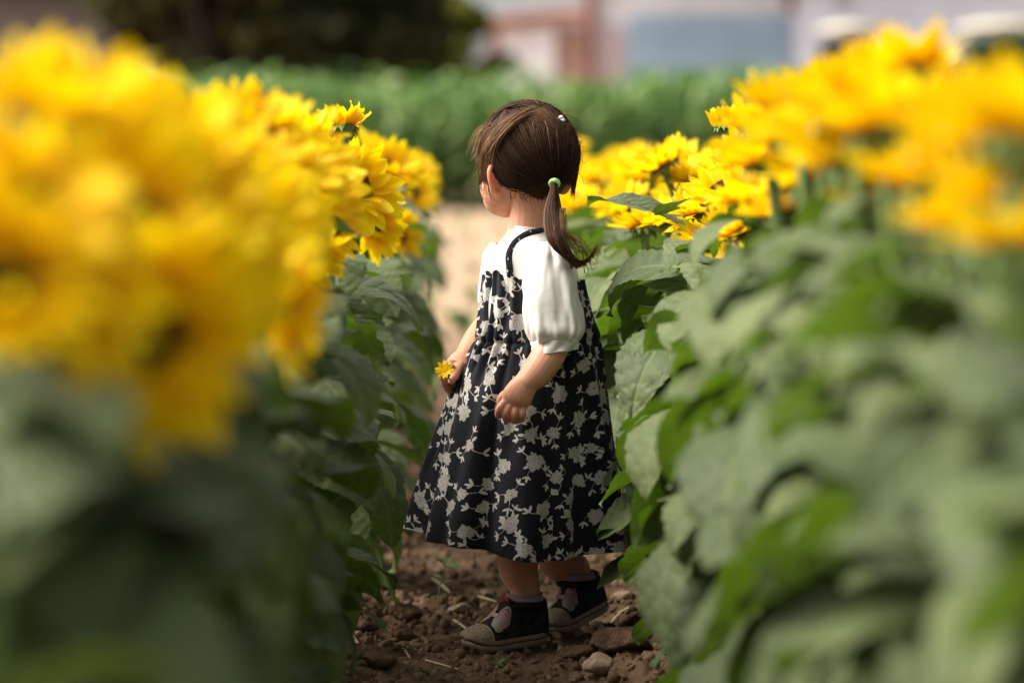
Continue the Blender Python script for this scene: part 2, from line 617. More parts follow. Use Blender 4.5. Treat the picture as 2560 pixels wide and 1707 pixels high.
# low outbuilding with red roof
Y = 76
ou = empty('red_roofed_outbuilding', (px2(1350, Y), Y, 0)); s_ = ou.location
B(ou, s_, 'wall', px2(1222, Y), px2(1462, Y), Y, Y + 4, -.1, pz(66, Y), brown_brick)
B(ou, s_, 'white_door', px2(1248, Y), px2(1385, Y), Y - .12, Y - .003, -.05, pz(72, Y), wall_white)
B(ou, s_, 'door_frame', px2(1222, Y), px2(1247, Y), Y - .14, Y - .003, -.05, pz(66, Y), red_trim)
B(ou, s_, 'door_frame', px2(1386, Y), px2(1396, Y), Y - .10, Y - .003, -.05, pz(66, Y), brown_brick)
rf = MB()
x0, x1 = px2(1215, Y) - s_.x, px2(1464, Y) - s_.x
za, zb = pz(52, Y), pz(26, Y)
rf.add([(x0, -.5, za - .22), (x1, -.5, zb - .22 - .1), (x1, -.5, zb), (x0, -.5, za), (x0, 4.4, za - .22 + .3), (x1, 4.4, zb + .0), (x1, 4.4, zb + .3), (x0, 4.4, za + .3)],
       [(0, 1, 2, 3), (7, 6, 5, 4), (3, 2, 6, 7), (0, 4, 5, 1), (0, 3, 7, 4), (1, 5, 6, 2)])
rf.build('roof', plain('roof_red', (.27, .12, .085), .7, .3, .2, 3), ou, False)
tag(ou, 'low outbuilding with red brown roof and white door', 'outbuilding')


def tractor(px, py_top, Y, w, body, label, yaw):
    z1 = pz(py_top, Y)
    t = empty('tractor', (px2(px, Y), Y, 0))
    t.rotation_euler.z = yaw
    h = z1
    m = MB().ell((0, 0, h - .16), (w / 2, .8, .17), nu=24, nv=10); m.box((0, 0, h - .17), (w * .94, 1.5, .12))
    m.build('cab_roof', cream, t)
    cab = MB().box((0, 0, h * .66 - .1), (w * .88, 1.35, h * .52)); cb = cab.build('cab', body, t, False)
    MB().box((0, -.69, h * .72), (w * .76, .02, h * .3)).build('windscreen', glass_dark, cb, False)
    for s in (-1, 1):
        MB().box((s * w * .447, 0, h * .72), (.02, 1.1, h * .3)).build('side_window', glass_dark, cb, False)
    bb = MB().box((0, -1.5, h * .42), (w * .55, 1.7, h * .30)).build('bonnet', body, t, False)
    MB().box((0, -2.36, h * .42), (w * .42, .03, h * .2)).build('grille', steel, bb, False)
    MB().tube([(w * .2, -1.4, h * .55), (w * .2, -1.4, h * .85)], [.04, .04], n=4, sides=10).build('exhaust_pipe', steel, t)
    for s in (-1, 1):
        for (yy, rr_, ww) in ((.35, h * .27, .4), (-1.7, h * .17, .28)):
            V, F = tube_geo([(s * w * .48 - ww / 2, yy, rr_), (s * w * .48 + ww / 2, yy, rr_)], [rr_, rr_], n=3, sides=28, up=(0, 0, 1), cap=False)
            k = 28
            F = list(F) + [tuple(range(k - 1, -1, -1)), tuple(2 * k + j for j in range(k))]
            whl = ob('wheel', mesh('wheel', V, F), tyre_mat, t, False)
            MB().tube([(s * w * .48 - ww / 2 - .02, yy, rr_), (s * w * .48 + ww / 2 + .02, yy, rr_)], [rr_ * .5, rr_ * .5], n=3, sides=18, up=(0, 0, 1)).build('rim', cream, whl)
    tag(t, label, 'tractor')


tractor(2495, 52, 66, 1.75, green_paint, 'dark green tractor with cream cab roof at the right edge', R(6))
tractor(2120, 60, 69, 1.45, maroon_paint, 'dark maroon tractor with cream cab roof before the pale wall', R(-8))


# trees: tapered trunk, limbs and a crown of leaf faces ------------------------
def leafmat(name, a, b, tr=0.25):
    m = Mat(name)
    c = m.ramp(m.noise(1.2, 4), [(0.3, a), (0.7, b)])
    c2 = m.mixc(m.attr('tint'), c, tuple(min(1, v * 1.9) for v in b))
    t = m.new('BsdfTranslucent'); m.put(t.inputs['Color'], c2)
    return m.end(m.mixs(tr, m.bsdf(c2, 0.6, 0.25), t.outputs[0]))


bark = plain('bark', (0.07, 0.05, 0.035), .9, .1, .35, 8, .7)


def tree(px, Y, rx, h, label, lm, seed, n=7000, leaf=.16, base=.3, dens=.55):
    rs = np.random.default_rng(seed)
    t = empty('tree', (px2(px, Y), Y, 0))
    tb = MB()
    tb.tube([(0, 0, -.1), (.05, .03, h * .3), (-.04, 0, h * .62), (0, .05, h * .85)], [.2 * h / 5, .15 * h / 5, .09 * h / 5, .03], n=12, sides=10)
    cl = []
    for i in range(44):
        a = rs.uniform(0, 6.283); zz = h * (base + (1 - base) * rs.random() ** .8)
        env = min(1, (1.04 - zz / h) * 2.4) ** .5
        rr_ = rx * env * rs.uniform(.45, .95)
        c = np.array([math.cos(a) * rr_, math.sin(a) * rr_ * .8, zz])
        cl.append((c, rx * rs.uniform(.22, .42)))
        tb.tube([(0, 0, zz * .55), tuple(c * np.array([.5, .5, .8])), tuple(c)], [.05 * h / 5, .03, .012], n=6, sides=6)
    tb.build('trunk', bark, t)
    V, T = [], []
    for c, r_ in cl:
        k = n // len(cl)
        d = rs.normal(size=(k, 3)); d /= np.linalg.norm(d, axis=1)[:, None]
        p = c + d * r_ * (rs.random((k, 1)) ** dens) * np.array([1.15, 1, .8])
        p = p[p[:, 2] > .2]
        for q in p:
            u = rs.normal(size=3); u /= np.linalg.norm(u); w = np.cross(u, rs.normal(size=3)); w /= np.linalg.norm(w) + 1e-9
            L = leaf * rs.uniform(.6, 1.3)
            V += [q - u * L * .5, q + w * L * .28, q + u * L * .5, q - w * L * .28]
            T += [rs.random() ** 2] * 4
    V = np.array(V)
    me = mesh_np('crown', V, np.arange(len(V)).reshape(-1, 4))
    fattr(me, 'tint', T)
    ob('crown', me, lm, t, smooth=False)
    tag(t, label, 'tree', 'trees behind the corn')


lm_dark = leafmat('leaves_dark', (0.022, 0.024, 0.006), (0.062, 0.058, 0.013), .18)
lm_dark2 = leafmat('leaves_darker', (0.012, 0.016, 0.005), (0.034, 0.038, 0.010), .12)
lm_light = leafmat('leaves_light', (0.055, 0.075, 0.008), (0.12, 0.13, 0.014), .3)
tree(490, 57, 2.0, 7.2, 'dark brownish tree right of the grey shed', lm_dark, 31, 12000, .42, .05)
tree(700, 58, 2.3, 7.6, 'tall dark tree in the middle of the dark group', lm_dark2, 32, 12000, .42, .05)
tree(905, 59, 1.8, 7.2, 'dark green tree at the right of the dark group', lm_dark2, 33, 12000, .42, .05)
tree(1140, 66, 1.15, 4.05, 'lighter olive green tree beside the red roofed outbuilding', lm_light, 34, 9000, .34, .05)
tree(1030, 64, .85, 4.9, 'slim olive tree between the dark and light trees', leafmat('leaves_olive', (.03, .034, .006), (.07, .07, .012), .2), 35, 9000, .34, .05)

tree(2530, 39, .75, 2.25, 'dark green bush at the right edge before the tractor', leafmat('leaves_bush', (.010, .026, .007), (.03, .065, .016), .15), 36, 7000, .2, .05)
# ------------------------------------------------------------------ corn field
def corn_field():
    rs = np.random.default_rng(5)
    V, F, T = [], [], []
    def quadstrip(c, wvec, widths, tint):
        o = len(V)
        for q, w_ in zip(c, widths):
            V.append(q - wvec * w_); V.append(q + wvec * w_); T.extend([tint, tint])
        for i in range(len(c) - 1):
            F.append((o + 2 * i, o + 2 * i + 1, o + 2 * i + 3, o + 2 * i + 2))
    for row in range(7):
        Y = 42 + row * .75
        for x in np.arange(-13, 13, .19):
            xx = x + rs.uniform(-.06, .06); yy = Y + rs.uniform(-.12, .12)
            h = rs.uniform(1.75, 2.12) + .34 * (float(vnoise(np.array(xx * .9), np.array(yy * .5), 3)) - .4) + (0.25 if rs.random() < .06 else 0)
            for s in range(2):
                a = rs.uniform(0, 3.14) + s * 1.57
                quadstrip([np.array([xx, yy, 0]), np.array([xx, yy, h * .93])], np.array([math.cos(a), math.sin(a), 0]), [.016, .008], .2)
            az = rs.uniform(0, 6.28)
            nl = 14
            for i in range(nl):
                z0 = h * (.02 + .90 * i / nl)
                a = az + i * 3.14 + rs.normal() * .45
                L = rs.uniform(.55, .85) * (1 - .25 * abs(i / nl - .5))
                d = np.array([math.cos(a), math.sin(a), 0])
                sv = np.array([-d[1], d[0], .25 * rs.normal()]); sv /= np.linalg.norm(sv)
                rise = rs.uniform(.16, .34) * min(1, .25 + i * .14)
                pts = [np.array([xx, yy, z0]) + d * L * t * (1 - .12 * t) + np.array([0, 0, rise * 4 * t * (.62 - .72 * t) * (L / .7)]) for t in (0, .22, .45, .7, 1)]
                quadstrip(pts, sv, [.022, .055, .062, .045, .002], rs.random())
    me = mesh_np('corn_field', V, F)
    fattr(me, 'tint', T)
    m = Mat('corn')
    c = m.ramp(m.attr('tint'), [(0, (0.035, 0.105, 0.010)), (.6, (0.125, 0.220, 0.05)), (1, (0.36, 0.44, 0.17))])
    t = m.new('BsdfTranslucent'); m.put(t.inputs['Color'], m.ramp(m.attr('tint'), [(0, (.06, .17, .01)), (1, (.16, .34, .04))]))
    o = ob('corn_field', me, m.end(m.mixs(.3, m.bsdf(c, .38, .55), t.outputs[0])))
    tag(o, 'dense field of tall green corn behind the child', 'corn', kind='stuff')


corn_field()


# low weeds on the sandy strip
def weeds():
    rs = np.random.default_rng(8)
    V, F = [], []
    for i in range(420):
        Y = rs.choice([rs.uniform(12.3, 17), rs.uniform(12, 40)], p=[.75, .25])
        x = path_c(Y) + rs.normal() * .9
        if Y < 17 and abs(x - path_c(Y)) < .22 and rs.random() < .85: continue
        hh = rs.uniform(.04, .16)
        for k in range(7):
            a = rs.uniform(0, 6.28); d = np.array([math.cos(a), math.sin(a), 0]) ; w = np.array([-d[1], d[0], 0]) * hh * .16
            b = np.array([x, Y, float(ground_z(x, Y))]); o = len(V)
            m1 = b + d * hh * .35 + np.array([0, 0, hh * .7]); e = b + d * hh * .9 + np.array([0, 0, hh * rs.uniform(.5, 1)])
            V += [b - w * .3, b + w * .3, m1 + w, m1 - w, e]; F += [(o, o + 1, o + 2, o + 3), (o + 3, o + 2, o + 4, o + 4)]
    F4 = [f for f in F if len(set(f)) == 4]; F3 = [f[:3] for f in F if len(set(f)) == 3]
    me = mesh('weeds', V, F4 + F3)
    tag(ob('weeds', me, plain('weed', (.09, .15, .035), .6, .3, .4, 3)), 'low green weeds on the sandy strip beyond the rows', 'weeds', kind='stuff')


weeds()

# ------------------------------------------------------------------ sunflowers: shared meshes
def leaf_mesh(seed, droop, fold, ripple, twist):
    rs = np.random.default_rng(seed)
    NS, NT = 34, 19
    s = np.linspace(0, 1, NS)[:, None] * np.ones((1, NT))
    t = np.linspace(-1, 1, NT)[None, :] * np.ones((NS, 1))
    w = 1.10 * (s + .004) ** 0.48 * (1 - s) ** 0.76
    teeth = 1 + 0.13 * (np.abs(((s * 13 + .2 * np.sign(t)) % 1) - .5) * 2 - .5) * np.clip(1.2 - np.abs(s - .5), 0, 1)
    y = t * w * np.where(np.abs(t) > .99, teeth, 1.0) * .5 * 1.05
    # cordate base: outer parts of the first rows swing back behind the petiole joint
    x = s - 0.11 * np.abs(t) ** 1.5 * np.exp(-s * 7) * (s > 0) - .0
    q = s - 0.62 * np.abs(y)
    vein = np.maximum(np.exp(-(((q * 7.5) % 1 - .5) / .13) ** 2) * np.clip(np.abs(t) * 30, 0, 1) * .75, np.exp(-(y / .014) ** 2))
    fine = np.exp(-(((q * 22 + 3 * np.abs(y)) % 1 - .5) / .2) ** 2) * .25
    ph = rs.uniform(0, 6, 4)
    z = fold * np.abs(y) * (1 - .3 * s) + ripple * np.abs(t) ** 2 * (.026 * np.sin(s * 9 + ph[0] + 1.2 * np.sign(t)) + .007 * np.sin(s * 27 + ph[1]))
    z = z + 0.0075 * (1 - vein) * (1 - np.abs(t) ** 3) + .03 * np.sin(s * 5 + ph[2]) * t
    # droop: bend the midrib downwards
    ang = droop * (s ** 1.25)
    L = np.cumsum(np.concatenate([np.zeros((1, NT)), np.diff(s, axis=0)]) * np.cos(ang), axis=0)
    H = -np.cumsum(np.concatenate([np.zeros((1, NT)), np.diff(s, axis=0)]) * np.sin(ang), axis=0)
    X = L + (x - s) + z * np.sin(ang)
    Z = H + z * np.cos(ang)
    tw = twist * s
    Yr = y * np.cos(tw) - 0 * y
    Z = Z + y * np.sin(tw)
    pl = 0.42
    V = np.stack([X + pl, Yr, Z + .05], -1).reshape(-1, 3)
    F = grid_faces(NS, NT)
    vv = np.maximum(vein, fine).reshape(-1)
    pv, pf = tube_geo([(0, 0, -.06), (pl * .5, 0, .03), (pl, 0, .045), (pl + .12, 0, .035)], [.022, .016, .015, .008], n=8, sides=6, up=(0, 0, 1), cap=False)
    o = len(V)
    V = np.vstack([V, pv]); F = np.vstack([F, np.array(pf) + o])
    me = mesh_np('leaf', V, F)
    fattr(me, 'vein', np.concatenate([vv, np.full(len(pv), .8)]))
    fattr(me, 'rim', np.concatenate([np.abs(t).reshape(-1), np.zeros(len(pv))]))
    me.polygons.foreach_set('use_smooth', np.ones(len(me.polygons), dtype=bool))
    return me


m = Mat('sunflower_leaf')
oi = m.new('ObjectInfo').outputs['Random']
v = m.attr('vein')
n = m.noise(3.2, 4); n2 = m.noise(18, 4, .6)
topc = m.ramp(m.math('ADD', m.math('MULTIPLY', n, .6), m.math('MULTIPLY', oi, .4)), [(0.2, (0.030, 0.055, 0.010)), (0.5, (0.070, 0.098, 0.024)), (0.8, (0.140, 0.160, 0.046))])
topc = m.mixc(m.math('MULTIPLY', v, .38), topc, (0.22, 0.25, 0.095))
topc = m.mixc(m.math('MULTIPLY', n2, .25), topc, (0.10, 0.15, 0.075))
spot = m.math('MULTIPLY', m.math('GREATER_THAN', oi, .72), m.math('MULTIPLY_ADD', m.noise(9, 5, .7), 6.0, -3.6, clamp=True))
topc = m.mixc(m.math('MULTIPLY', spot, .6), topc, (0.27, 0.26, 0.05))
und = m.ramp(n, [(0.3, (0.07, 0.12, 0.022)), (0.75, (0.12, 0.175, 0.042))])
und = m.mixc(m.math('MULTIPLY', v, .5), und, (0.26, 0.33, 0.13))
bf = m.new('NewGeometry').outputs['Backfacing']
und = m.mixc(m.math('MULTIPLY', spot, .6), und, (0.30, 0.28, 0.03))
colr = m.mixc(bf, topc, und)
tr = m.new('BsdfTranslucent'); m.put(tr.inputs['Color'], m.mixc(m.math('MULTIPLY', v, .5), m.ramp(n2, [(.3, (0.085, 0.18, 0.006)), (.8, (0.17, 0.27, 0.010))]), (0.09, 0.18, 0.015)))
nb = m.bump(m.math('ADD', m.math('MULTIPLY', n2, .6), m.math('MULTIPLY', v, -.8)), .35, .01)
rg = m.mixc(bf, (.62, .62, .62), (.75, .75, .75))
leaf_mat = m.end(m.mixs(.25, m.bsdf(colr, rg, .32, nb, Sheen_Weight=.12, Sheen_Roughness=.5), tr.outputs[0]))

LEAVES = [leaf_mesh(1, .9, .10, .8, .1), leaf_mesh(2, 1.2, .16, 1.0, -.18), leaf_mesh(3, .7, -.08, .9, .2), leaf_mesh(4, 1.5, .18, .8, .0),
          leaf_mesh(5, 1.0, -.14, 1.0, -.25), leaf_mesh(6, .6, .24, .9, .3), leaf_mesh(7, 1.7, .05, 1.0, .15)]
for me in LEAVES: me.materials.append(leaf_mat)

m = Mat('stem')
c = m.ramp(m.noise(25, 4), [(.3, (.09, .15, .03)), (.7, (.17, .24, .07))])
stem_mat = m.end(m.bsdf(c, .6, .35, m.bump(m.noise(180, 3), .3, .002)))

m = Mat('petal')
al = m.attr('along')
pc = m.ramp(m.math('ADD', al, m.math('MULTIPLY', m.new('ObjectInfo').outputs['Random'], .25)), [(0, (0.92, 0.46, 0.001)), (.35, (0.96, 0.66, 0.001)), (1, (0.97, 0.75, 0.002))])
pc = m.mixc(m.math('MULTIPLY', m.attr('groove'), .35), pc, (0.88, 0.52, 0.002))
tr = m.new('BsdfTranslucent'); m.put(tr.inputs['Color'], m.mixc(al, (0.94, 0.52, 0.0), (0.97, 0.76, 0.002)))
petal_mat = m.end(m.mixs(.45, m.bsdf(pc, .55, .2), tr.outputs[0]))


def petal_geo(seed, curl):
    rs = np.random.default_rng(seed)
    NS, NT = 9, 5
    s = np.linspace(0, 1, NS)[:, None] * np.ones((1, NT)); t = np.linspace(-1, 1, NT)[None, :] * np.ones((NS, 1))
    w = .19 * (np.sin(np.pi * (.12 + .88 * s ** .8)) ** .75 + .02)
    w[-1] = .004
    y = t * w
    z = curl * s ** 2 * .35 + .05 * np.abs(t) ** 2 * np.sin(s * 3) - .012 * np.cos(t * 6.3) + .03 * rs.normal() * s * t
    y = y + .05 * rs.normal() * s ** 2
    return np.stack([s, y, z], -1).reshape(-1, 3), grid_faces(NS, NT), s.reshape(-1), (np.abs(t) == .5).astype(float).reshape(-1)


PET = [petal_geo(11 + i, c) for i, c in enumerate((.5, -.15, .9, .2))]
PETALS = []
for V, F, al_, gr_ in PET:
    me = mesh_np('petal', V, F); fattr(me, 'along', al_); fattr(me, 'groove', gr_)
    me.materials.append(petal_mat); me.polygons.foreach_set('use_smooth', np.ones(len(me.polygons), dtype=bool))
    PETALS.append(me)

m = Mat('flower_disc')
rad = m.attr('rad')
dc = m.ramp(m.math('ADD', rad, m.math('MULTIPLY', m.math('SUBTRACT', m.noise(260, 2), .5), .5)),
            [(0.0, (0.09, 0.055, 0.010)), (.40, (0.035, 0.016, 0.005)), (.62, (0.16, 0.055, 0.004)), (.85, (0.62, 0.27, 0.006)), (1, (0.60, 0.24, 0.005))])
disc_mat = m.end(m.bsdf(dc, .8, .2, m.bump(m.noise(300, 2), .8, .004)))


def disc_mesh():
    rs = np.random.default_rng(3)
    V, rd_ = [], []
    nr, na = 13, 44
    for i in range(nr):
        r_ = i / (nr - 1)
        for j in range(na):
            a = 2 * math.pi * (j + .5 * (i % 2)) / na
            V.append((math.cos(a) * r_, math.sin(a) * r_, .22 * (1 - r_ ** 2) - .1 * math.exp(-(r_ / .3) ** 2) + .05 * rs.random() * (i > 1)))
            rd_.append(r_)
    F = [(i * na + j, i * na + (j + 1) % na, (i + 1) * na + (j + 1) % na, (i + 1) * na + j) for i in range(nr - 1) for j in range(na)]
    me = mesh_np('flower_head', V, [(f[3], f[2], f[1], f[0]) for f in F])
    fattr(me, 'rad', rd_)
    me.flip_normals()
    me.materials.append(disc_mat)
    return me


DISC = disc_mesh()


def bract_mesh():
    V, F = tube_geo([(0, 0, -.75), (0, 0, -.35), (0, 0, -.05)], [.22, .78, 1.02], n=8, sides=20, up=(0, 1, 0), cap=False)
    V = [tuple(v) for v in V]; F = [tuple(f) for f in F]
    rs = np.random.default_rng(4)
    for k in range(22):
        a = k * 2.39996; d = np.array([math.cos(a), math.sin(a), 0]); sd = np.array([-d[1], d[0], 0])
        el = rs.uniform(-.1, .7); L = rs.uniform(.75, 1.1); o = len(V)
        r0 = .8 + .2 * (k % 2)
        for s, w in ((0, .22), (.35, .24), (.7, .13), (1, .01)):
            p = d * (r0 + L * s * math.cos(el + s * .6) * .8) + np.array([0, 0, -.28 + L * s * math.sin(el + .2 - .9 * s)])
            V += [tuple(p - sd * w), tuple(p + sd * w)]
        F += [(o + 2 * i, o + 2 * i + 1, o + 2 * i + 3, o + 2 * i + 2) for i in range(3)]
    me = mesh('bracts', V, F)
    me.materials.append(stem_mat); me.polygons.foreach_set('use_smooth', np.ones(len(me.polygons), dtype=bool))
    return me


BRACTS = bract_mesh()


def petal_places(opn, rs):
    """rotation matrices and scales of ray petals in head space (disc radius 1)"""
    out = []
    for lay, (n_, el0) in enumerate(((18, .10), (16, .42), (4, .75))):
        for k in range(n_):
            a = 2 * math.pi * (k + .5 * lay) / n_ + rs.normal() * .07
            el = (1 - opn) * 1.15 + el0 * (.4 + .6 * opn) + rs.normal() * .13
            roll = rs.normal() * .25
            M = Matrix.Rotation(a, 4, 'Z') @ Matrix.Translation((.86 - .10 * lay, 0, -.04 + .03 * lay)) @ Matrix.Rotation(-el, 4, 'Y') @ Matrix.Rotation(roll, 4, 'X')
            sc = (1.78 - .16 * lay) * rs.uniform(.86, 1.12)
            out.append((M @ Matrix.Diagonal((sc, sc * rs.uniform(1.1, 1.4), sc, 1)), rs.integers(4)))
    return out


RINGS = {}


def petal_ring(opn, var):
    key = (round(opn, 1), var)
    if key not in RINGS:
        rs = np.random.default_rng(var * 13 + int(opn * 10))
        V, F, A, G, o = [], [], [], [], 0
        for M, k in petal_places(key[0], rs):
            v, f, al_, gr_ = PET[k]
            mm = np.array(M)
            V.append(v @ mm[:3, :3].T + mm[:3, 3]); F.append(f + o); A.append(al_); G.append(gr_); o += len(v)
        me = mesh_np('petals', np.vstack(V), np.vstack(F)); fattr(me, 'along', np.concatenate(A)); fattr(me, 'groove', np.concatenate(G))
        me.materials.append(petal_mat); me.polygons.foreach_set('use_smooth', np.ones(len(me.polygons), dtype=bool))
        RINGS[key] = me
    return RINGS[key]


_u = ['first', 'second', 'third', 'fourth', 'fifth', 'sixth', 'seventh', 'eighth', 'ninth']
ORD = _u + ['tenth', 'eleventh', 'twelfth', 'thirteenth', 'fourteenth', 'fifteenth', 'sixteenth', 'seventeenth', 'eighteenth', 'nineteenth']
for t_, tt_ in (('twenty', 'twentieth'), ('thirty', 'thirtieth'), ('forty', 'fortieth'), ('fifty', 'fiftieth'), ('sixty', 'sixtieth')):
    ORD += [tt_] + [t_ + '-' + x for x in _u]
ORD[0] = 'nearest'


LEAF_PTS = []
for me in LEAVES:
    c_ = np.empty(len(me.vertices) * 3, np.float32); me.vertices.foreach_get('co', c_); LEAF_PTS.append(c_.reshape(-1, 3)[::7].astype(float))


def CLEAR_L(y, z): return float(np.interp(y, [1.5, 3.0, 4.2, 4.8, 6.0], [.16, .165, .165, .13, .10])) + (.03 if z > .55 else 0)
def CLEAR_R(y, z): return float(np.interp(y, [1.5, 3.0, 4.2, 4.8, 6.0], [.17, .18, .17, .15, .10])) + (.03 if z > .55 else 0)


def sunflower(bx_, by_, heads, nleaf, seed, toward, detail, hmax=None, lo=.07, lsize=1.0):
    """heads: list of (pos, normal, diameter, open). toward: +1 path lies at +x, -1 at -x"""
    rs = np.random.default_rng(seed)
    bz = float(ground_z(bx_, by_)) - .01
    root = empty('sunflower_plant', (bx_, by_, bz))
    rv = root.location
    H = hmax or (heads[0][0].z - bz - .03)
    stem_pts = None
    tb = MB()
    for hi, (pos, nrm, diam, opn) in enumerate(heads):
        nrm = Vector(nrm).normalized()
        p = Vector(pos) - rv
        back = p - nrm * diam * .13
        neck = back - nrm * diam * .30 + Vector((0, 0, -.04))
        if hi == 0:
            pts = [(0, 0, 0), (p.x * .10 + rs.normal() * .01, p.y * .1, H * .35), (p.x * .45, p.y * .45, H * .72), tuple(neck), tuple(back)]
            tb.tube(pts, [.011, .010, .0085, .006, .008], n=16, sides=9)
            stem_pts = crom(np.array([tuple(q) for q in pts[:-1]]), 30)
        else:
            i0 = 15 + (hi * 4) % 9
            s0 = stem_pts[i0]
            tb.tube([tuple(s0), tuple((Vector(s0) + neck) / 2 + Vector((0, 0, -.02))), tuple(neck), tuple(back)], [.007, .0055, .005, .007], n=12, sides=8)
        hd = bpy.data.objects.new('flower_head', DISC); COL.objects.link(hd); hd.parent = root
        rd = diam * .5 / 2.55
        q = nrm.to_track_quat('Z', 'Y') @ Quaternion((0, 0, 1), rs.uniform(0, 6.28))
        hd.location = p; hd.rotation_mode = 'QUATERNION'; hd.rotation_quaternion = q; hd.scale = (rd, rd, rd)
        br = bpy.data.objects.new('bracts', BRACTS); COL.objects.link(br); br.parent = hd
        if detail:
            for M, k in petal_places(opn, rs):
                po = bpy.data.objects.new('petal', PETALS[k]); COL.objects.link(po); po.parent = hd
                po.matrix_local = M
        else:
            po = bpy.data.objects.new('petals', petal_ring(opn, int(rs.integers(3)))); COL.objects.link(po); po.parent = hd
    if stem_pts is None:
        pts = [(0, 0, 0), (rs.normal() * .02, 0, H * .5), (rs.normal() * .03, rs.normal() * .03, H)]
        tb.tube(pts, [.011, .009, .004], n=12, sides=8)
        stem_pts = crom(np.array(pts), 30)
    tb.build('stem', stem_mat, root)
    az = rs.uniform(0, 6.28)
    for i in range(nleaf):
        f = (i + rs.uniform(.1, .9)) / nleaf
        zf = lo + (.90 - lo) * f
        sp = stem_pts[min(29, int(zf * 29))]
        k = int(rs.integers(len(LEAVES)))
        for attempt in range(7):
            a = az + i * 2.39996 + rs.normal() * (.25 + .35 * attempt)
            if math.cos(a) * toward < -.2 and rs.random() < .62:
                a = math.pi - a
            size = 1.5 * (1 - .05 * attempt) * lsize * (.10 + .075 * math.sin(math.pi * min(1, .18 + .8 * (1 - f))) * rs.uniform(.55, 1.3)) * rs.uniform(.72, 1.1) * (1 - .25 * max(0, f - .75) / .25)
            pitch = rs.normal() * .18 + (-.12 + .42 * f)          # up at the top, level or down lower
            roll = rs.normal() * .28
            Mr = Matrix.Rotation(a, 3, 'Z') @ Matrix.Rotation(-pitch, 3, 'Y') @ Matrix.Rotation(roll, 3, 'X')
            pts = (LEAF_PTS[k] * size) @ np.array(Mr).T + sp + np.array(rv)
            clear = ((path_c(pts[:, 1]) - pts[:, 0]) * toward).min()
            lim = (CLEAR_L if toward > 0 else CLEAR_R)(float(pts[:, 1].mean()), float(pts[:, 2].mean())) + rs.uniform(-.025, .03)
            if clear > lim and pts[:, 1].min() > (1.72 if toward > 0 and rv.x > -.6 else 1.25) and pts[:, 2].min() > .015: break
        else:
            continue
        lf = bpy.data.objects.new('leaf', LEAVES[k]); COL.objects.link(lf); lf.parent = root
        lf.location = sp
        lf.rotation_euler = Mr.to_euler()
        lf.scale = (size, size * rs.uniform(.9, 1.12), size)
    for i in range(5 if heads else 0):                 # small leaves close under the bloom
        sp = stem_pts[int(29 * rs.uniform(.80, .99))]; k = int(rs.integers(len(LEAVES)))
        a = az + i * 1.9 + rs.normal() * .3; size = rs.uniform(.055, .085)
        Mr = Matrix.Rotation(a, 3, 'Z') @ Matrix.Rotation(rs.normal() * .25 - .15, 3, 'Y') @ Matrix.Rotation(rs.normal() * .3, 3, 'X')
        lf = bpy.data.objects.new('leaf', LEAVES[k]); COL.objects.link(lf); lf.parent = root
        lf.location = sp; lf.rotation_euler = Mr.to_euler(); lf.scale = (size, size, size)
    return root


# heads seen in the photograph: px, py, distance, diameter, normal, openness
LH = [
    (365, 830, 1.98, .175, (.35, -.75, -.10), .9), (215, 360, 2.15, .16, (.30, -.65, .55), .9), (70, 520, 1.85, .15, (.35, -.5, .6), .8),
    (420, 350, 2.35, .15, (.4, -.4, .8), .8), (470, 520, 2.30, .16, (.5, -.6, .5), .9), (560, 400, 3.0, .165, (.4, -.45, .8), .9),
    (640, 560, 2.75, .15, (.6, -.5, .5), .9), (720, 430, 3.55, .16, (.5, -.5, .6), .9), (705, 770, 2.65, .14, (.95, -.2, -.05), .95),
    (895, 465, 4.42, .155, (.62, -.62, .38), .9), (855, 318, 4.66, .105, (-.1, .25, .9), .55), (1025, 480, 7.2, .17, (.5, -.5, .5), .9),
    (975, 420, 6.3, .16, (.4, -.4, .7), .9), (780, 640, 4.05, .12, (.5, -.3, -.4), .7), (935, 560, 5.3, .14, (.5, -.4, -.1), .8),
    (150, 270, 2.05, .15, (.2, -.3, .9), .6), (140, 730, 1.85, .14, (.4, -.6, .3), .9), (0, 700, 1.8, .15, (.4, -.5, .5), .9),
    (330, 560, 2.0, .16, (.4, -.7, .4), .9), (560, 640, 2.5, .15, (.5, -.6, .2), .9), (800, 480, 3.9, .15, (.5, -.5, .5), .9),
    (0, 430, 2.3, .14, (.3, -.4, .8), .8), (1000, 590, 6.6, .13, (.5, -.4, .2), .8), (640, 300, 3.3, .13, (.3, -.2, .9), .7),
    (760, 330, 4.0, .12, (.2, -.2, .9), .7), (10, 900, 2.0, .13, (.4, -.5, .2), .9),
    (680, 390, 3.45, .14, (.4, -.5, .7), .9), (790, 400, 3.85, .13, (.5, -.4, .7), .9), (690, 570, 3.05, .14, (.5, -.6, .4), .9), (830, 560, 4.15, .12, (.6, -.5, .3), .9),
    (260, 500, 2.2, .15, (.4, -.6, .6), .9), (370, 440, 2.4, .15, (.4, -.6, .6), .9), (600, 480, 2.9, .15, (.4, -.6, .6), .9), (500, 700, 2.35, .14, (.5, -.6, .2), .9), (1040, 430, 7.8, .15, (.4, -.4, .6), .9),
]
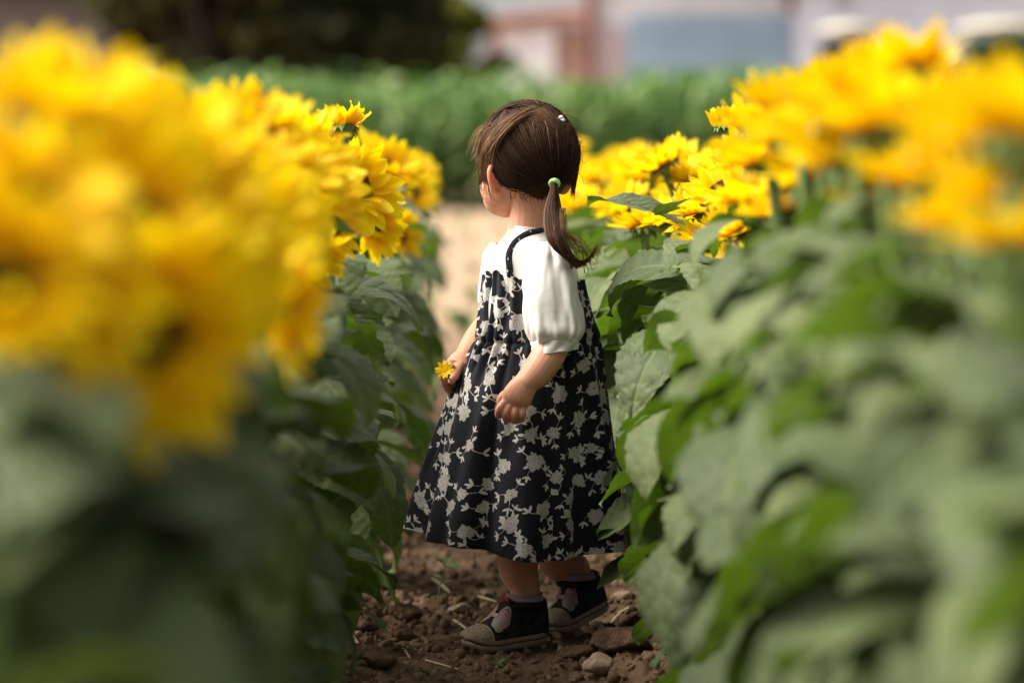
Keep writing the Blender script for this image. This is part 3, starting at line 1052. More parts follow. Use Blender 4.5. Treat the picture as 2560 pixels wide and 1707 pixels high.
RH = [
    (1812, 312, 4.66, .085, (-.22, .1, .95), .12), (1872, 395, 4.25, .13, (-.3, -.35, .8), .8), (1800, 470, 4.4, .13, (-.45, -.3, .7), .85),
    (1850, 560, 4.15, .13, (-.4, -.25, .6), .8), (1625, 440, 6.5, .18, (-.2, -.1, .95), .75), (1700, 500, 5.8, .15, (-.3, -.3, .8), .8),
    (1610, 565, 5.3, .13, (-.15, .15, .95), .85), (1450, 500, 8.0, .17, (-.3, -.3, .7), .8), (1500, 440, 7.4, .15, (-.2, -.2, .9), .8),
    (2135, 285, 2.75, .165, (-.1, .20, .95), .62), (2320, 350, 2.6, .15, (-.1, .2, .95), .65), (1985, 345, 3.3, .15, (-.2, .1, .95), .7),
    (2450, 420, 2.3, .15, (.1, .2, .9), .7), (2545, 360, 2.05, .15, (.1, .2, .9), .65), (2010, 440, 3.55, .14, (-.3, -.2, .8), .8),
    (2250, 570, 3.0, .10, (-.2, .2, .9), .6), (1830, 640, 4.35, .08, (-.4, -.1, .7), .6), (1960, 520, 3.6, .12, (-.3, -.1, .8), .7),
    (2220, 220, 2.95, .14, (0, .2, .95), .6), (2080, 250, 3.1, .14, (-.1, .15, .95), .6), (1690, 600, 5.6, .10, (-.3, -.2, .7), .8),
    (2400, 330, 2.9, .13, (0, .2, .95), .65), (1350, 520, 9.0, .15, (-.3, -.3, .8), .8),
    (1565, 425, 6.9, .16, (-.2, -.2, .9), .8), (1665, 405, 6.2, .15, (-.2, -.1, .9), .75), (1740, 440, 5.5, .15, (-.2, -.2, .9), .8), (1555, 515, 6.1, .14, (-.3, -.3, .8), .8),
    (1660, 545, 5.2, .12, (-.3, -.2, .8), .8), (1400, 485, 8.6, .15, (-.3, -.3, .8), .8), (1750, 520, 4.9, .12, (-.3, -.3, .8), .8),
    (2100, 360, 2.9, .16, (-.1, .05, .95), .7), (2300, 420, 2.7, .15, (0, .1, .95), .7),
    (2420, 560, 2.4, .13, (-.1, .1, .9), .8), (2555, 610, 2.05, .13, (0, .1, .9), .8), (2250, 500, 2.8, .14, (-.1, 0, .9), .8), (2480, 430, 2.6, .15, (0, .1, .9), .75),
    (2150, 400, 2.8, .16, (-.1, 0, .95), .75), (2350, 450, 2.5, .15, (-.1, .1, .9), .75), (2540, 500, 2.1, .14, (0, .1, .9), .8), (1890, 480, 3.9, .14, (-.3, -.2, .8), .85), (1770, 590, 4.7, .12, (-.3, -.2, .8), .85), (2060, 440, 3.3, .15, (-.2, 0, .9), .8), (2000, 270, 3.2, .15, (-.1, .1, .95), .7), (1900, 310, 3.9, .13, (-.2, .1, .95), .7), (2260, 180, 2.75, .13, (0, .2, .95), .6),
    (2050, 340, 3.05, .15, (-.1, .1, .95), .7), (2210, 330, 2.6, .16, (-.1, .15, .95), .65), (2290, 290, 2.8, .14, (0, .2, .95), .65), (2400, 340, 2.4, .15, (0, .2, .95), .65), (1925, 400, 3.45, .14, (-.2, 0, .95), .75), (2490, 300, 2.25, .14, (.1, .2, .95), .6),
]
plants = []      # (side, line, x, y, root, n heads)
seed = 100
for side, lst in ((-1, LH), (1, RH)):
    for (px, py, Y, dm, nr, op) in lst:
        seed += 1
        p = P(px, py, Y)
        cx = path_c(Y)
        bxx = p.x + side * .07
        if abs(bxx - cx) < .36: bxx = cx + side * (.36 + .04 * ((seed * 7) % 5) / 5)
        byy = Y + .03 * ((seed * 13) % 7 - 3) / 3
        fine_ = 3.2 < Y < 6.0
        r_ = sunflower(bxx, byy, [(p, nr, dm, op)], 11 if side < 0 else 12, seed, -side, fine_)
        plants.append((side, 0, bxx, byy, r_, 1))
# more plants along the inner and outer lines
fr = random.Random(21)
for side in (-1, 1):
    lines = [(.37, 5.0, ROW_END - .3, .42, 0), (.66, 2.5, 8.6, .42, 1)]
    for off, y0, y1, st, ln in lines:
        y = y0
        while y < y1:
            seed += 1
            yy = y + fr.uniform(-.06, .06)
            x = path_c(yy) + side * (off + fr.uniform(-.04, .05))
            hs = []
            for k in range(2 if (ln == 0 and y > 6.5) else 1):
                nn = (side * -.4 + fr.uniform(-.3, .3), fr.uniform(-.6, .2), fr.uniform(.4, .95))
                hs.append((Vector((x - side * fr.uniform(-.03, .10), yy + fr.uniform(-.08, .08), .735 + fr.uniform(-.07, .06) - k * .1)), nn, fr.uniform(.11, .155), fr.choice((.7, .8, .9))))
            r_ = sunflower(x, yy, hs, 11, seed, -side, ln == 0 and yy < 6.0)
            plants.append((side, ln, x, yy, r_, len(hs)))
            y += st
    if side < 0:      # the field goes on to the left of the frame and shades the near plants
        y = 1.0
        while y < 4.6:
            seed += 1
            yy = y + fr.uniform(-.05, .05)
            x = path_c(yy) - (.78 + fr.uniform(-.05, .06)); hz = .80 + fr.uniform(-.03, .05)
            r_ = sunflower(x, yy, [(Vector((x + fr.uniform(0, .06), yy, hz)), (.4, fr.uniform(-.5, 0), .7), .15, .9)], 12, seed, 1, False)
            plants.append((side, 3, x, yy, r_, 1))
            y += .34
    # leafy plants low along the near path edge, heads above the frame or hidden among leaves
    for yy in ((1.55, 1.95, 2.35, 2.75, 3.15, 3.5, 3.85, 4.2, 4.55, 4.95, 5.4) if side > 0 else (2.2, 2.9, 3.4, 3.8, 4.2, 4.6, 5.0, 5.4)):
        seed += 1
        x = path_c(yy) + side * (.375 + fr.uniform(-.02, .03))
        r_ = sunflower(x, yy, [], 14, seed, -side, False, hmax=(.66 if side > 0 else .60), lsize=1.12)
        plants.append((side, 2, x, yy, r_, 0))
for side, sn in ((-1, 'left'), (1, 'right')):
    for ln, what in ((0, 'inner line'), (1, 'outer line'), (2, 'path edge'), (3, 'far edge')):
        ps = sorted([q for q in plants if q[0] == side and q[1] == ln], key=lambda q: q[3])
        for i, q in enumerate(ps):
            fz = 'blurred' if (q[3] < 3.9 or q[3] > 5.9) else 'sharp'
            kind_ = 'yellow sunflower plant' if q[5] else 'leafy sunflower plant without bloom'
            tag(q[4], f'{fz} {kind_}, {ORD[i]} ' + ('to' if i == 0 else 'from') + f' the camera on the {sn} {what}', 'sunflower', f'sunflower plants in the {sn} row')


# seedlings on the path
def seedling(px, py, h, label, n, seed):
    rs = np.random.default_rng(seed)
    r_ = ray(px, py); t = CAM_H / -r_.z
    q = Vector((0, 0, CAM_H)) + r_ * t
    q.z = float(ground_z(q.x, q.y))
    e = empty('seedling', q)
    top = Vector((h * .16, 0, h))
    MB().tube([(0, 0, -.005), (h * .03, 0, h * .5), tuple(top)], [.0014, .0012, .0009], n=8, sides=6).build('stem', stem_mat, e)
    for i in range(n):
        f = 1 if i < n * .6 else .45 + .4 * rs.random()
        a = i * 2.4 + .4
        lf = bpy.data.objects.new('leaf', SEEDLEAF); COL.objects.link(lf); lf.parent = e
        lf.location = (h * .16 * f * f, 0, h * f)
        lf.rotation_euler = (Matrix.Rotation(a, 3, 'Z') @ Matrix.Rotation(-rs.uniform(.1, .9) * (1 if f == 1 else .6), 3, 'Y')).to_euler()
        s = h * .34 * rs.uniform(.8, 1.2) * (1 if f == 1 else .6)
        lf.scale = (s, s, s)
    tag(e, label, 'seedling')


SEEDLEAF = leaf_mesh(40, .5, .15, .4, 0)
SEEDLEAF.materials.append(plain('seedling_leaf', (.09, .26, .04), .5, .4, .25, 4))
seedling(1096, 1528, .075, 'small green seedling standing on the path left of the child', 7, 3)
seedling(1238, 1712, .03, 'low green seedling at the bottom edge of the path', 6, 5)

# ------------------------------------------------------------------ the child
YC = 4.75
child = empty('person', (P(1330, 1592, YC).x, YC, 0))
CH = child.location.copy()


def cob(name, me, mat, parent=child, smooth=True):
    """object given in world coordinates, parented under the child"""
    o = ob(name, me, mat, parent, smooth)
    root = parent
    off = Vector((0, 0, 0))
    while root is not None:
        off += root.location; root = root.parent
    o.location = -off
    return o


m = Mat('skin')
pos = m.new('NewGeometry').outputs['Position']
nz = m.noise(14, 4, vec=pos); nf = m.noise(300, 2, vec=pos)
sc_ = m.ramp(nz, [(.3, (0.56, 0.27, 0.16)), (.7, (0.68, 0.365, 0.24))])
sc_ = m.mixc(m.math('MULTIPLY_ADD', m.noise(55, 5, .65, vec=pos), 1.6, -.55, clamp=True), sc_, m.mixc(.5, sc_, (0.62, 0.22, 0.13)))
sc_ = m.mixc(m.attr('blush'), sc_, (0.72, 0.20, 0.12))
skin_mat = m.end(m.bsdf(sc_, .48, .35, m.bump(nf, .08, .001), Subsurface_Weight=.35, Subsurface_Radius=(.012, .004, .002), Subsurface_Scale=.6))


def rows(tab, px_y=True):
    return tab


# head frame -----------------------------------------------------------------
HB = R(52)
HF = Vector((-math.cos(HB), math.sin(HB), 0)); HL = Vector((-HF.y, HF.x, 0)); HU = Vector((0, 0, 1))
tilt = Matrix.Rotation(R(-4), 3, HL)
HF = tilt @ HF; HU = tilt @ HU
HC = P(1320, 388, 4.77)
HM = Matrix((HF, HL, HU)).transposed()          # columns: forward, left, up


def hp(f, l, u): return HC + HF * f + HL * l + HU * u


def shoe_frame(toe, heel, roll):
    L = (toe - heel).length
    f = (toe - heel).normalized()
    up = Vector((0, 0, 1)); up = (up - f * up.dot(f)).normalized()
    Rm = Matrix((f, f.cross(up), up)).transposed() @ Matrix.Rotation(roll, 3, 'X')
    return L, f, Rm


toe1, heel1, roll1 = P(1160, 1630, 4.645), P(1364, 1600, 4.735), R(4)
toe2, heel2, roll2 = P(1366, 1594, 4.765), P(1512, 1520, 4.875), R(-6)


def collar_pt(toe, heel, roll, x, z):
    L, f, Rm = shoe_frame(toe, heel, roll)
    return heel + Rm @ Vector((x * L, 0, z * L))


ANK1, ANK2 = collar_pt(toe1, heel1, roll1, .27, .40), collar_pt(toe2, heel2, roll2, .35, .40)
LOW1, LOW2 = collar_pt(toe1, heel1, roll1, .27, .22), collar_pt(toe2, heel2, roll2, .35, .22)

# body volumes, fused afterwards into one continuous surface
mb = MB()
mb.ell(HC, (.078, .068, .079), HM, 40, 24)                               # skull
mb.ell(hp(.020, 0, -.040), (.055, .057, .056), HM, 32, 20)              # face
for s in (-1, 1):
    mb.ell(hp(.028, s * .028, -.054), (.037, .034, .038), HM)           # cheeks
    mb.ell(hp(.034, s * .019, -.072), (.034, .033, .029), HM)           # jaw
    mb.ell(hp(.066, s * .026, -.004), (.010, .016, .008), HM)           # brow
mb.ell(hp(.052, 0, -.088), (.022, .026, .016), HM)                      # chin
mb.ell(hp(.076, 0, -.040), (.010, .0085, .010), HM)                     # nose
mb.ell(hp(.074, 0, -.030), (.006, .005, .016), HM)
mb.ell(hp(.068, 0, -.066), (.010, .018, .006), HM)                      # lips
mb.ell(hp(.066, 0, -.074), (.010, .015, .006), HM)
# ears: rim, shell and lobe, the left one as seen from behind, the right one its mirror image
EAR = [(1253, 430, 4.728), (1243, 415, 4.722), (1231, 413, 4.716), (1224, 428, 4.712), (1225, 448, 4.712), (1230, 466, 4.716), (1234, 480, 4.722), (1243, 481, 4.728), (1250, 468, 4.732)]
EARC = [(1245, 424, 4.728), (1240, 440, 4.724), (1240, 456, 4.724), (1241, 474, 4.728)]
def mir(p):
    q = HM.inverted() @ (p - HC)
    return HC + HM @ Vector((q.x, -q.y, q.z))
for fn_ in (lambda p: p, mir):
    mb.tube([tuple(fn_(P(*e))) for e in EAR], [.0034, .0038, .0040, .0042, .0042, .0042, .0050, .0044, .0034], n=34, sides=10)
    mb.tube([tuple(fn_(P(*e))) for e in EARC], [.0075, .0095, .0085, .0055], n=16, sides=12, flat=.36, up=(.35, -.9, 0))
# neck, trunk
NB = P(1322, 600, 4.765)
mb.tube([hp(-.016, 0, -.045), hp(-.014, 0, -.09), NB, P(1330, 640, 4.76)], [.040, .034, .037, .045], n=14, sides=20)
mb.tube([P(1326, 622, 4.76), P(1330, 680, 4.755), P(1335, 780, 4.75), P(1338, 900, 4.75), P(1338, 1000, 4.75)], [.050, .068, .072, .074, .070], n=18, sides=24, flat=.9)
# legs
mb.tube([P(1318, 1010, 4.70), P(1306, 1200, 4.70), P(1297, 1350, 4.705), P(1296, 1420, 4.708), ANK1 + Vector((0, 0, .028)), ANK1, ANK1 - (ANK1 - LOW1) * .15],
        [.050, .044, .0345, .0320, .0250, .0215, .010], n=28, sides=22)
mb.tube([P(1366, 1010, 4.80), P(1376, 1200, 4.81), P(1388, 1350, 4.825), P(1400, 1405, 4.83), ANK2 + Vector((-.003, 0, .026)), ANK2, ANK2 - (ANK2 - LOW2) * .15],
        [.050, .044, .0345, .0320, .0245, .0210, .010], n=28, sides=22)
# left arm (near), right arm (far)
LWR = P(1316, 957, 4.585)
mb.tube([P(1350, 655, 4.705), P(1371, 672, 4.672), P(1378, 750, 4.648), P(1385, 838, 4.628), P(1372, 885, 4.612), P(1342, 930, 4.596), LWR],
        [.022, .025, .026, .0262, .0262, .0240, .0195], n=30, sides=20)
RWR = P(1166, 890, 4.775)
mb.tube([P(1268, 655, 4.80), P(1250, 672, 4.825), P(1245, 740, 4.848), P(1232, 800, 4.850), P(1195, 850, 4.815), RWR], [.022, .025, .025, .0250, .0240, .0185], n=26, sides=20)

# left hand: the back of the hand faces the lens, fingers hang down and curl into the skirt
def finger(base, p1, p2, tip, r0): mb.tube([base, p1, p2, tip], [r0 * 1.08, r0 * 1.06, r0 * .95, r0 * .78], n=14, sides=12)
mb.tube([LWR, P(1304, 974, 4.580), P(1293, 992, 4.580), P(1287, 1003, 4.583)], [.0195, .0222, .0238, .0225], n=12, sides=18, flat_r=[.85, .66, .58, .52], up=(0, 1, 0))
for (ax, ay, bx__, by__, cx, cy, r0) in ((1266, 1000, 1248, 1022, 1246, 1040, .0058), (1278, 1006, 1265, 1032, 1266, 1050, .0060), (1293, 1008, 1286, 1036, 1286, 1053, .0058), (1308, 1006, 1307, 1034, 1305, 1050, .0053)):
    finger(P(ax, ay, 4.582), P(bx__, by__, 4.577), P(cx, cy, 4.590), P(cx + 4, cy - 10, 4.606), r0)
mb.tube([P(1296, 985, 4.592), P(1270, 985, 4.600), P(1254, 996, 4.603), P(1252, 1014, 4.604)], [.011, .0088, .0075, .0062], n=14, sides=12)
# right hand closed round the little flower's stalk
mb.tube([RWR, P(1150, 905, 4.762), P(1136, 920, 4.752), P(1128, 932, 4.748)], [.0180, .0205, .0215, .020], n=12, sides=18, flat_r=[.85, .7, .62, .58], up=(.5, .55, .6))
for i, (ax, ay, bx__, by__, cx, cy, ex, ey, dz) in enumerate(((1126, 917, 1107, 934, 1112, 951, 1128, 949, -.022), (1126, 930, 1110, 949, 1117, 964, 1134, 961, -.010), (1130, 940, 1116, 960, 1124, 975, 1140, 971, .002), (1138, 946, 1125, 970, 1133, 983, 1146, 977, .013))):
    mb.tube([P(ax, ay, 4.748 + dz), P(bx__, by__, 4.744 + dz), P(cx, cy, 4.748 + dz), P(ex, ey, 4.754 + dz)], [.0072, .0068, .0062, .0052], n=14, sides=12)
mb.tube([P(1150, 915, 4.745), P(1141, 930, 4.728), P(1134, 944, 4.718), P(1128, 952, 4.716)], [.0098, .0082, .0070, .0060], n=14, sides=12)

raw = mesh('body_raw', mb.V, mb.F)
tmp = bpy.data.objects.new('tmp_body', raw); COL.objects.link(tmp)
rm = tmp.modifiers.new('r', 'REMESH'); rm.mode = 'VOXEL'; rm.voxel_size = .0015
sm = tmp.modifiers.new('s', 'SMOOTH'); sm.factor = .5; sm.iterations = 4
dg = bpy.context.evaluated_depsgraph_get()
body_me = bpy.data.meshes.new_from_object(tmp.evaluated_get(dg))
bpy.data.objects.remove(tmp, do_unlink=True)
nv = len(body_me.vertices)
co = np.empty(nv * 3, np.float32); body_me.vertices.foreach_get('co', co); co = co.reshape(-1, 3)
bl = np.zeros(nv)
for c, r_, a in ((hp(-.010, .080, -.032), .020, .75), (hp(-.010, -.080, -.032), .020, .75), (hp(.040, .044, -.058), .026, .30), (hp(.040, -.044, -.058), .026, .30),
                 (hp(.074, 0, -.070), .014, .55), (P(1285, 1040, 4.59), .03, .22), (P(1118, 960, 4.745), .03, .25)):
    bl = np.maximum(bl, a * np.exp(-(np.linalg.norm(co - np.array(c), axis=1) / r_) ** 2))
fattr(body_me, 'blush', bl)
body_me.name = 'body'
body = cob('body', body_me, skin_mat)

eye_white = plain('eye_white', (.75, .73, .70), .15, .5, .03, 30); iris = plain('iris', (.03, .017, .01), .1, .6, .2, 300)
for s in (-1, 1):
    e = MB().ell(hp(.0615, s * .027, -.020), (.009, .0125, .0065), HM).build('eye', eye_white, None)
    e.parent = child; e.location = -CH
    i_ = MB().ell(hp(.0685, s * .027, -.020), (.0028, .0055, .0055), HM).build('iris', iris, None)
    i_.parent = e
    b = MB(); b.tube([hp(.068, s * .014, -.002), hp(.070, s * .027, .002), hp(.060, s * .042, -.003)], [.0012, .002, .001], n=10, sides=6)
    b = b.build('eyebrow', iris, None); b.parent = child; b.location = -CH

# ------------------------------------------------------------------ cloth: lofts through rings
def lerp_tab(tab, v):
    """tab rows (key, a, b, ...), smooth interpolation at v (array)"""
    T = np.array(tab, float)
    return [np.interp(v, T[:, 0], T[:, i]) for i in range(1, T.shape[1])]


def smooth_tab(tab, n=160):
    T = np.array(tab, float)
    k = np.linspace(T[0, 0], T[-1, 0], n)
    out = [k]
    idx = np.interp(k, T[:, 0], np.arange(len(T)))
    C = crom(T, 400)
    ci = np.linspace(0, len(T) - 1, 400)
    for i in range(1, T.shape[1]):
        c_ = np.interp(idx, ci, C[:, i])
        g_ = np.exp(-(np.arange(-12, 13) / 5.0) ** 2); g_ /= g_.sum()
        lin = c_[0] + (c_[-1] - c_[0]) * np.linspace(0, 1, n)
        pad = np.concatenate([-(c_ - lin)[12:0:-1], c_ - lin, -(c_ - lin)[-2:-14:-1]])
        out.append(np.convolve(pad, g_, 'valid') + lin)
    return np.stack(out, -1)


# dress: (py, left outline px, right outline px, half depth m)
DT = smooth_tab([(664, 1214, 1446, .078), (700, 1211, 1456, .083), (760, 1206, 1471, .090), (820, 1197, 1484, .094), (848, 1192, 1489, .094), (870, 1180, 1496, .099),
                 (930, 1152, 1510, .112), (1000, 1125, 1522, .126), (1100, 1096, 1534, .140), (1200, 1070, 1545, .152), (1300, 1046, 1556, .163), (1420, 1018, 1568, .172)])
NTH, NV = 620, 330
th = np.linspace(-math.pi, math.pi, NTH, endpoint=False)      # 0 = nearest the lens, + towards image right
TH = th[:, None] * np.ones((1, NV))
cosr, sinr = np.cos(TH), np.sin(TH)
def wrapd(a, b): return np.abs((a - b + math.pi) % (2 * math.pi) - math.pi)
top_py = 690 - 16 * np.exp(-(wrapd(TH, -.95) / .42) ** 2) + 4 * np.sin(TH * 17) + 14 * np.exp(-(wrapd(TH, 1.6) / .6) ** 2)
hem_py = 1352 + 4 * sinr + 12 * np.sin(TH * 2 + .6) - 22 * np.exp(-(wrapd(TH, -1.7) / .7) ** 2) - 14 * np.exp(-(wrapd(TH, 1.5) / .45) ** 2) + 5 * np.sin(TH * 5 + 1)
vv = np.linspace(0, 1, NV)[None, :]
PY = top_py + (hem_py - top_py) * vv
xl = np.interp(PY, DT[:, 0], DT[:, 1]); xr = np.interp(PY, DT[:, 0], DT[:, 2]); hd_ = np.interp(PY, DT[:, 0], DT[:, 3])
M_PX = FPX / (YC * CP + .03)
cxm = ((xl + xr) / 2 - 1280) / M_PX; ax_ = (xr - xl) / 2 / M_PX
zc = np.interp(PY, [600, 1500], [P(1280, 600, YC).z, P(1280, 1500, YC).z])
hang = np.clip((PY - 850) / 500, 0, 1)
bod = np.clip((850 - PY) / 60, 0, 1)
wob = vnoise(TH * 6 + 40, PY * .004, 3) - .5
fold = (hang ** .8) * (.0128 * np.sin(TH * 7 + .8 + wob * 2.2) + .0075 * np.sin(TH * 12 + 2 + wob * 3) + .0035 * np.sin(TH * 19 + .5 + wob * 2))
gath = np.exp(-((PY - 866) / 60) ** 2) * .0040 * np.sin(TH * 34 + 3 * wob) * (1 + .6 * np.sin(TH * 5))
gath += bod * (.0026 * np.sin(TH * 26 + 2 * wob) + .0018 * np.sin(TH * 15 + 1)) + np.exp(-(PY - top_py) / 10) * .002 * np.sin(TH * 40)
wst = -.0035 * np.exp(-((PY - 848) / 7) ** 2)
blouse_fold = .0025 * np.exp(-((PY - 830) / 22) ** 2) * (.6 + .5 * np.sin(TH * 9 + 1))
rad_ = 1 + (fold + gath + wst + blouse_fold) / ((ax_ + hd_) / 2)
DX = cxm + ax_ * rad_ * sinr; DY = YC - hd_ * rad_ * cosr
V = np.stack([DX, DY, zc], -1).reshape(-1, 3)
dress_me = mesh_np('dress', V, grid_faces(NTH, NV, True))

# floral print: signed distances stored on the cloth, drawn flat by the material
Ravg = (ax_ + hd_) / 2
U_ = (TH * Ravg).reshape(-1); Wv = -(zc).reshape(-1)
pr = np.random.default_rng(12)
sd = np.full(len(U_), -.02); shade = np.zeros(len(U_))
order = np.argsort(Wv); Ws = Wv[order]


def near_idx(u, w, r_):
    a, b = np.searchsorted(Ws, w - r_), np.searchsorted(Ws, w + r_)
    ix = order[a:b]
    return ix[np.abs(U_[ix] - u) < r_]


def put(ix, val): sd[ix] = np.maximum(sd[ix], val)


def bloom(u, w, R_, ang, oval=1.0):
    ix = near_idx(u, w, R_ * 1.7)
    if not len(ix): return
    x, y = U_[ix] - u, Wv[ix] - w
    c, s = math.cos(ang), math.sin(ang)
    x, y = (x * c + y * s), (-x * s + y * c) / oval
    rho, ph = np.hypot(x, y), np.arctan2(y, x)
    n_ = pr.integers(6, 9); p0 = pr.uniform(0, 6, 3)
    rr_ = R_ * (.72 + .28 * np.abs(np.sin(ph * n_ / 2 + p0[0])) ** .7 + .10 * np.sin(3 * ph + p0[1]) + .05 * np.sin(11 * ph + p0[2]))
    put(ix, rr_ - rho)
    wob_ = ph * 1.0
    k = rho / R_ * 3.6 + .32 * np.sin(ph * 5 + p0[1]) + .22 * np.sin(ph * 9 + p0[2] + rho / R_ * 4)
    ln = np.exp(-((k % 1 - .5) / .22) ** 2)
    shade[ix] = np.where(rr_ - rho > -.001, ln, shade[ix])


def leafp(u, w, L, ang, wd=.30):
    cu, cw = u + math.cos(ang) * L / 2, w + math.sin(ang) * L / 2
    ix = near_idx(cu, cw, L * .75)
    if not len(ix): return
    x, y = U_[ix] - u, Wv[ix] - w
    a = (x * math.cos(ang) + y * math.sin(ang)) / L; b = (-x * math.sin(ang) + y * math.cos(ang))
    hw = wd * L * np.sqrt(np.clip(np.sin(np.pi * np.clip(a, 0, 1)) ** 1.2, 0, 1)) * .5
    val = np.where((a > 0) & (a < 1), hw - np.abs(b), -.004)
    put(ix, val)


def stemp(u, w, L, ang, bend):
    n_ = 9
    pu, pw, a = u, w, ang
    for i in range(n_):
        qu, qw = pu + math.cos(a) * L / n_, pw + math.sin(a) * L / n_
        ix = near_idx((pu + qu) / 2, (pw + qw) / 2, L / n_ + .003)
        if len(ix):
            x, y = U_[ix] - pu, Wv[ix] - pw
            d = np.array([math.cos(a), math.sin(a)]); t_ = np.clip(x * d[0] + y * d[1], 0, L / n_)
            put(ix, .00055 - np.hypot(x - d[0] * t_, y - d[1] * t_))
        pu, pw = qu, qw; a += bend / n_
    return pu, pw, a


pts_ = []
tries = 0
umax = math.pi * .175
while tries < 6000:
    tries += 1
    u, w = pr.uniform(-umax, umax), pr.uniform(Wv.min() - .01, Wv.max() + .01)
    big = pr.random() < .62
    rmin = .041 if big else .031
    if all((u - a) ** 2 + (w - b) ** 2 > ((rmin + r_) / 2 * 1.0) ** 2 for a, b, r_ in pts_):
        pts_.append((u, w, rmin))
for (u, w, r_) in pts_:
    big = r_ > .036
    a0 = pr.uniform(0, 6.28)
    if big:
        bloom(u, w, pr.uniform(.0105, .0145), a0, pr.uniform(.85, 1.15))
    else:
        bloom(u, w, pr.uniform(.0075, .0095), a0, pr.uniform(1.2, 1.5))
    for k in range(int(pr.integers(2, 5))):
        a = a0 + k * 2.2 + pr.normal() * .4
        R0 = .012 if big else .009
        eu, ew, ea = stemp(u + math.cos(a) * R0 * .8, w + math.sin(a) * R0 * .8, pr.uniform(.009, .017), a, pr.normal() * 1.0)
        for s in (-1, 0, 1):
            leafp(eu, ew, pr.uniform(.008, .0125), ea + s * .85 + pr.normal() * .15, pr.uniform(.24, .36))
        if pr.random() < .5:
            leafp(u + math.cos(a + .5) * R0 * .8, w + math.sin(a + .5) * R0 * .8, pr.uniform(.008, .012), a + .5, .4)
fattr(dress_me, 'print', sd * 1000.0)
fattr(dress_me, 'petal_line', shade)
m = Mat('floral_cloth')
pf = m.math('ADD', m.attr('print'), m.math('MULTIPLY', m.math('SUBTRACT', m.noise(900, 2), .5), .5))
mask = m.math('MULTIPLY_ADD', pf, 1.6, .5, clamp=True)
lines = m.math('MULTIPLY', m.attr('petal_line'), m.math('MULTIPLY_ADD', m.noise(420, 3), 2.6, -.35, clamp=True))
pcol = m.mixc(m.math('MULTIPLY', lines, .8), (0.53, 0.485, 0.445), (0.045, 0.038, 0.036))
wv = m.noise(1500, 1)
cloth_c = m.mixc(mask, m.mixc(wv, (0.0045, 0.0048, 0.0075), (0.011, 0.011, 0.016)), pcol)
dress_mat = m.end(m.bsdf(cloth_c, .85, .18, m.bump(wv, .12, .001), Sheen_Weight=.08))
dress = cob('dress', dress_me, dress_mat)
sol = dress.modifiers.new('thick', 'SOLIDIFY'); sol.thickness = .0012; sol.offset = -1

# white blouse body
white = Mat('white_cotton')
cn = white.noise(900, 2); cn2 = white.noise(22, 3)
white_mat = white.end(white.bsdf(white.mixc(cn2, (0.60, 0.56, 0.50), (0.68, 0.645, 0.59)), .95, .05, white.bump(white.math('ADD', white.math('MULTIPLY', cn, .25), white.noise(60, 5, .6)), .30, .004), Sheen_Weight=.1, Subsurface_Weight=.05, Subsurface_Radius=(.004, .003, .002)))


def ring_loft(name, tab, Yc, nth, nvv, fn=None, mat=None, parent=child, yshift=None, thick=.0012):
    T = smooth_tab(tab, 200)
    py = np.linspace(T[0, 0], T[-1, 0], nvv)[None, :] * np.ones((nth, 1))
    t_ = np.linspace(-math.pi, math.pi, nth, endpoint=False)[:, None] * np.ones((1, nvv))
    xl_ = np.interp(py, T[:, 0], T[:, 1]); xr_ = np.interp(py, T[:, 0], T[:, 2]); h_ = np.interp(py, T[:, 0], T[:, 3])
    yc = np.interp(py, T[:, 0], T[:, 4]) if T.shape[1] > 4 else Yc
    mpx = FPX / (yc * CP + .03)
    cx_ = ((xl_ + xr_) / 2 - 1280) / mpx; a_ = (xr_ - xl_) / 2 / mpx
    z_ = np.interp(py, [500, 1500], [P(1280, 500, Yc).z, P(1280, 1500, Yc).z])
    d_, dz = fn(t_, py) if fn else (0, 0)
    rr_ = 1 + d_ / ((a_ + h_) / 2)
    Vv = np.stack([cx_ + a_ * rr_ * np.sin(t_), yc - h_ * rr_ * np.cos(t_), z_ + dz], -1).reshape(-1, 3)
    o = cob(name, mesh_np(name, Vv, grid_faces(nth, nvv, True)), mat, parent)
    if thick:
        s_ = o.modifiers.new('thick', 'SOLIDIFY'); s_.thickness = thick; s_.offset = -1
    return o


def bl_fn(t, py):
    return (.0018 * np.sin(t * 9 + py * .02) + .0016 * np.sin(t * 5 - py * .05)) * np.clip((py - 585) / 40, 0, 1), .006 * np.cos(t + .9) * np.exp(-(py - 566) / 12)


blouse = ring_loft('blouse', [(572, 1279, 1366, .042, 4.768), (582, 1274, 1378, .048, 4.767), (594, 1262, 1396, .058, 4.764), (608, 1247, 1412, .068, 4.76), (630, 1232, 1426, .075, 4.757), (660, 1220, 1437, .077, 4.753),
                              (700, 1214, 1447, .080, 4.75), (800, 1204, 1462, .085, 4.75), (900, 1200, 1464, .086, 4.75)], YC, 120, 90, bl_fn, white_mat)
MBH = blouse.data
bvh_b = BVHTree.FromPolygons([v.co[:] for v in MBH.vertices], [p.vertices[:] for p in MBH.polygons])


def hit(px, py, lift=.0, bvh=None):
    d = ray(px, py).normalized()
    loc, nrm, _, _ = (bvh or bvh_b).ray_cast(Vector((0, 0, CAM_H)), d)
    return None if loc is None else loc - d * lift


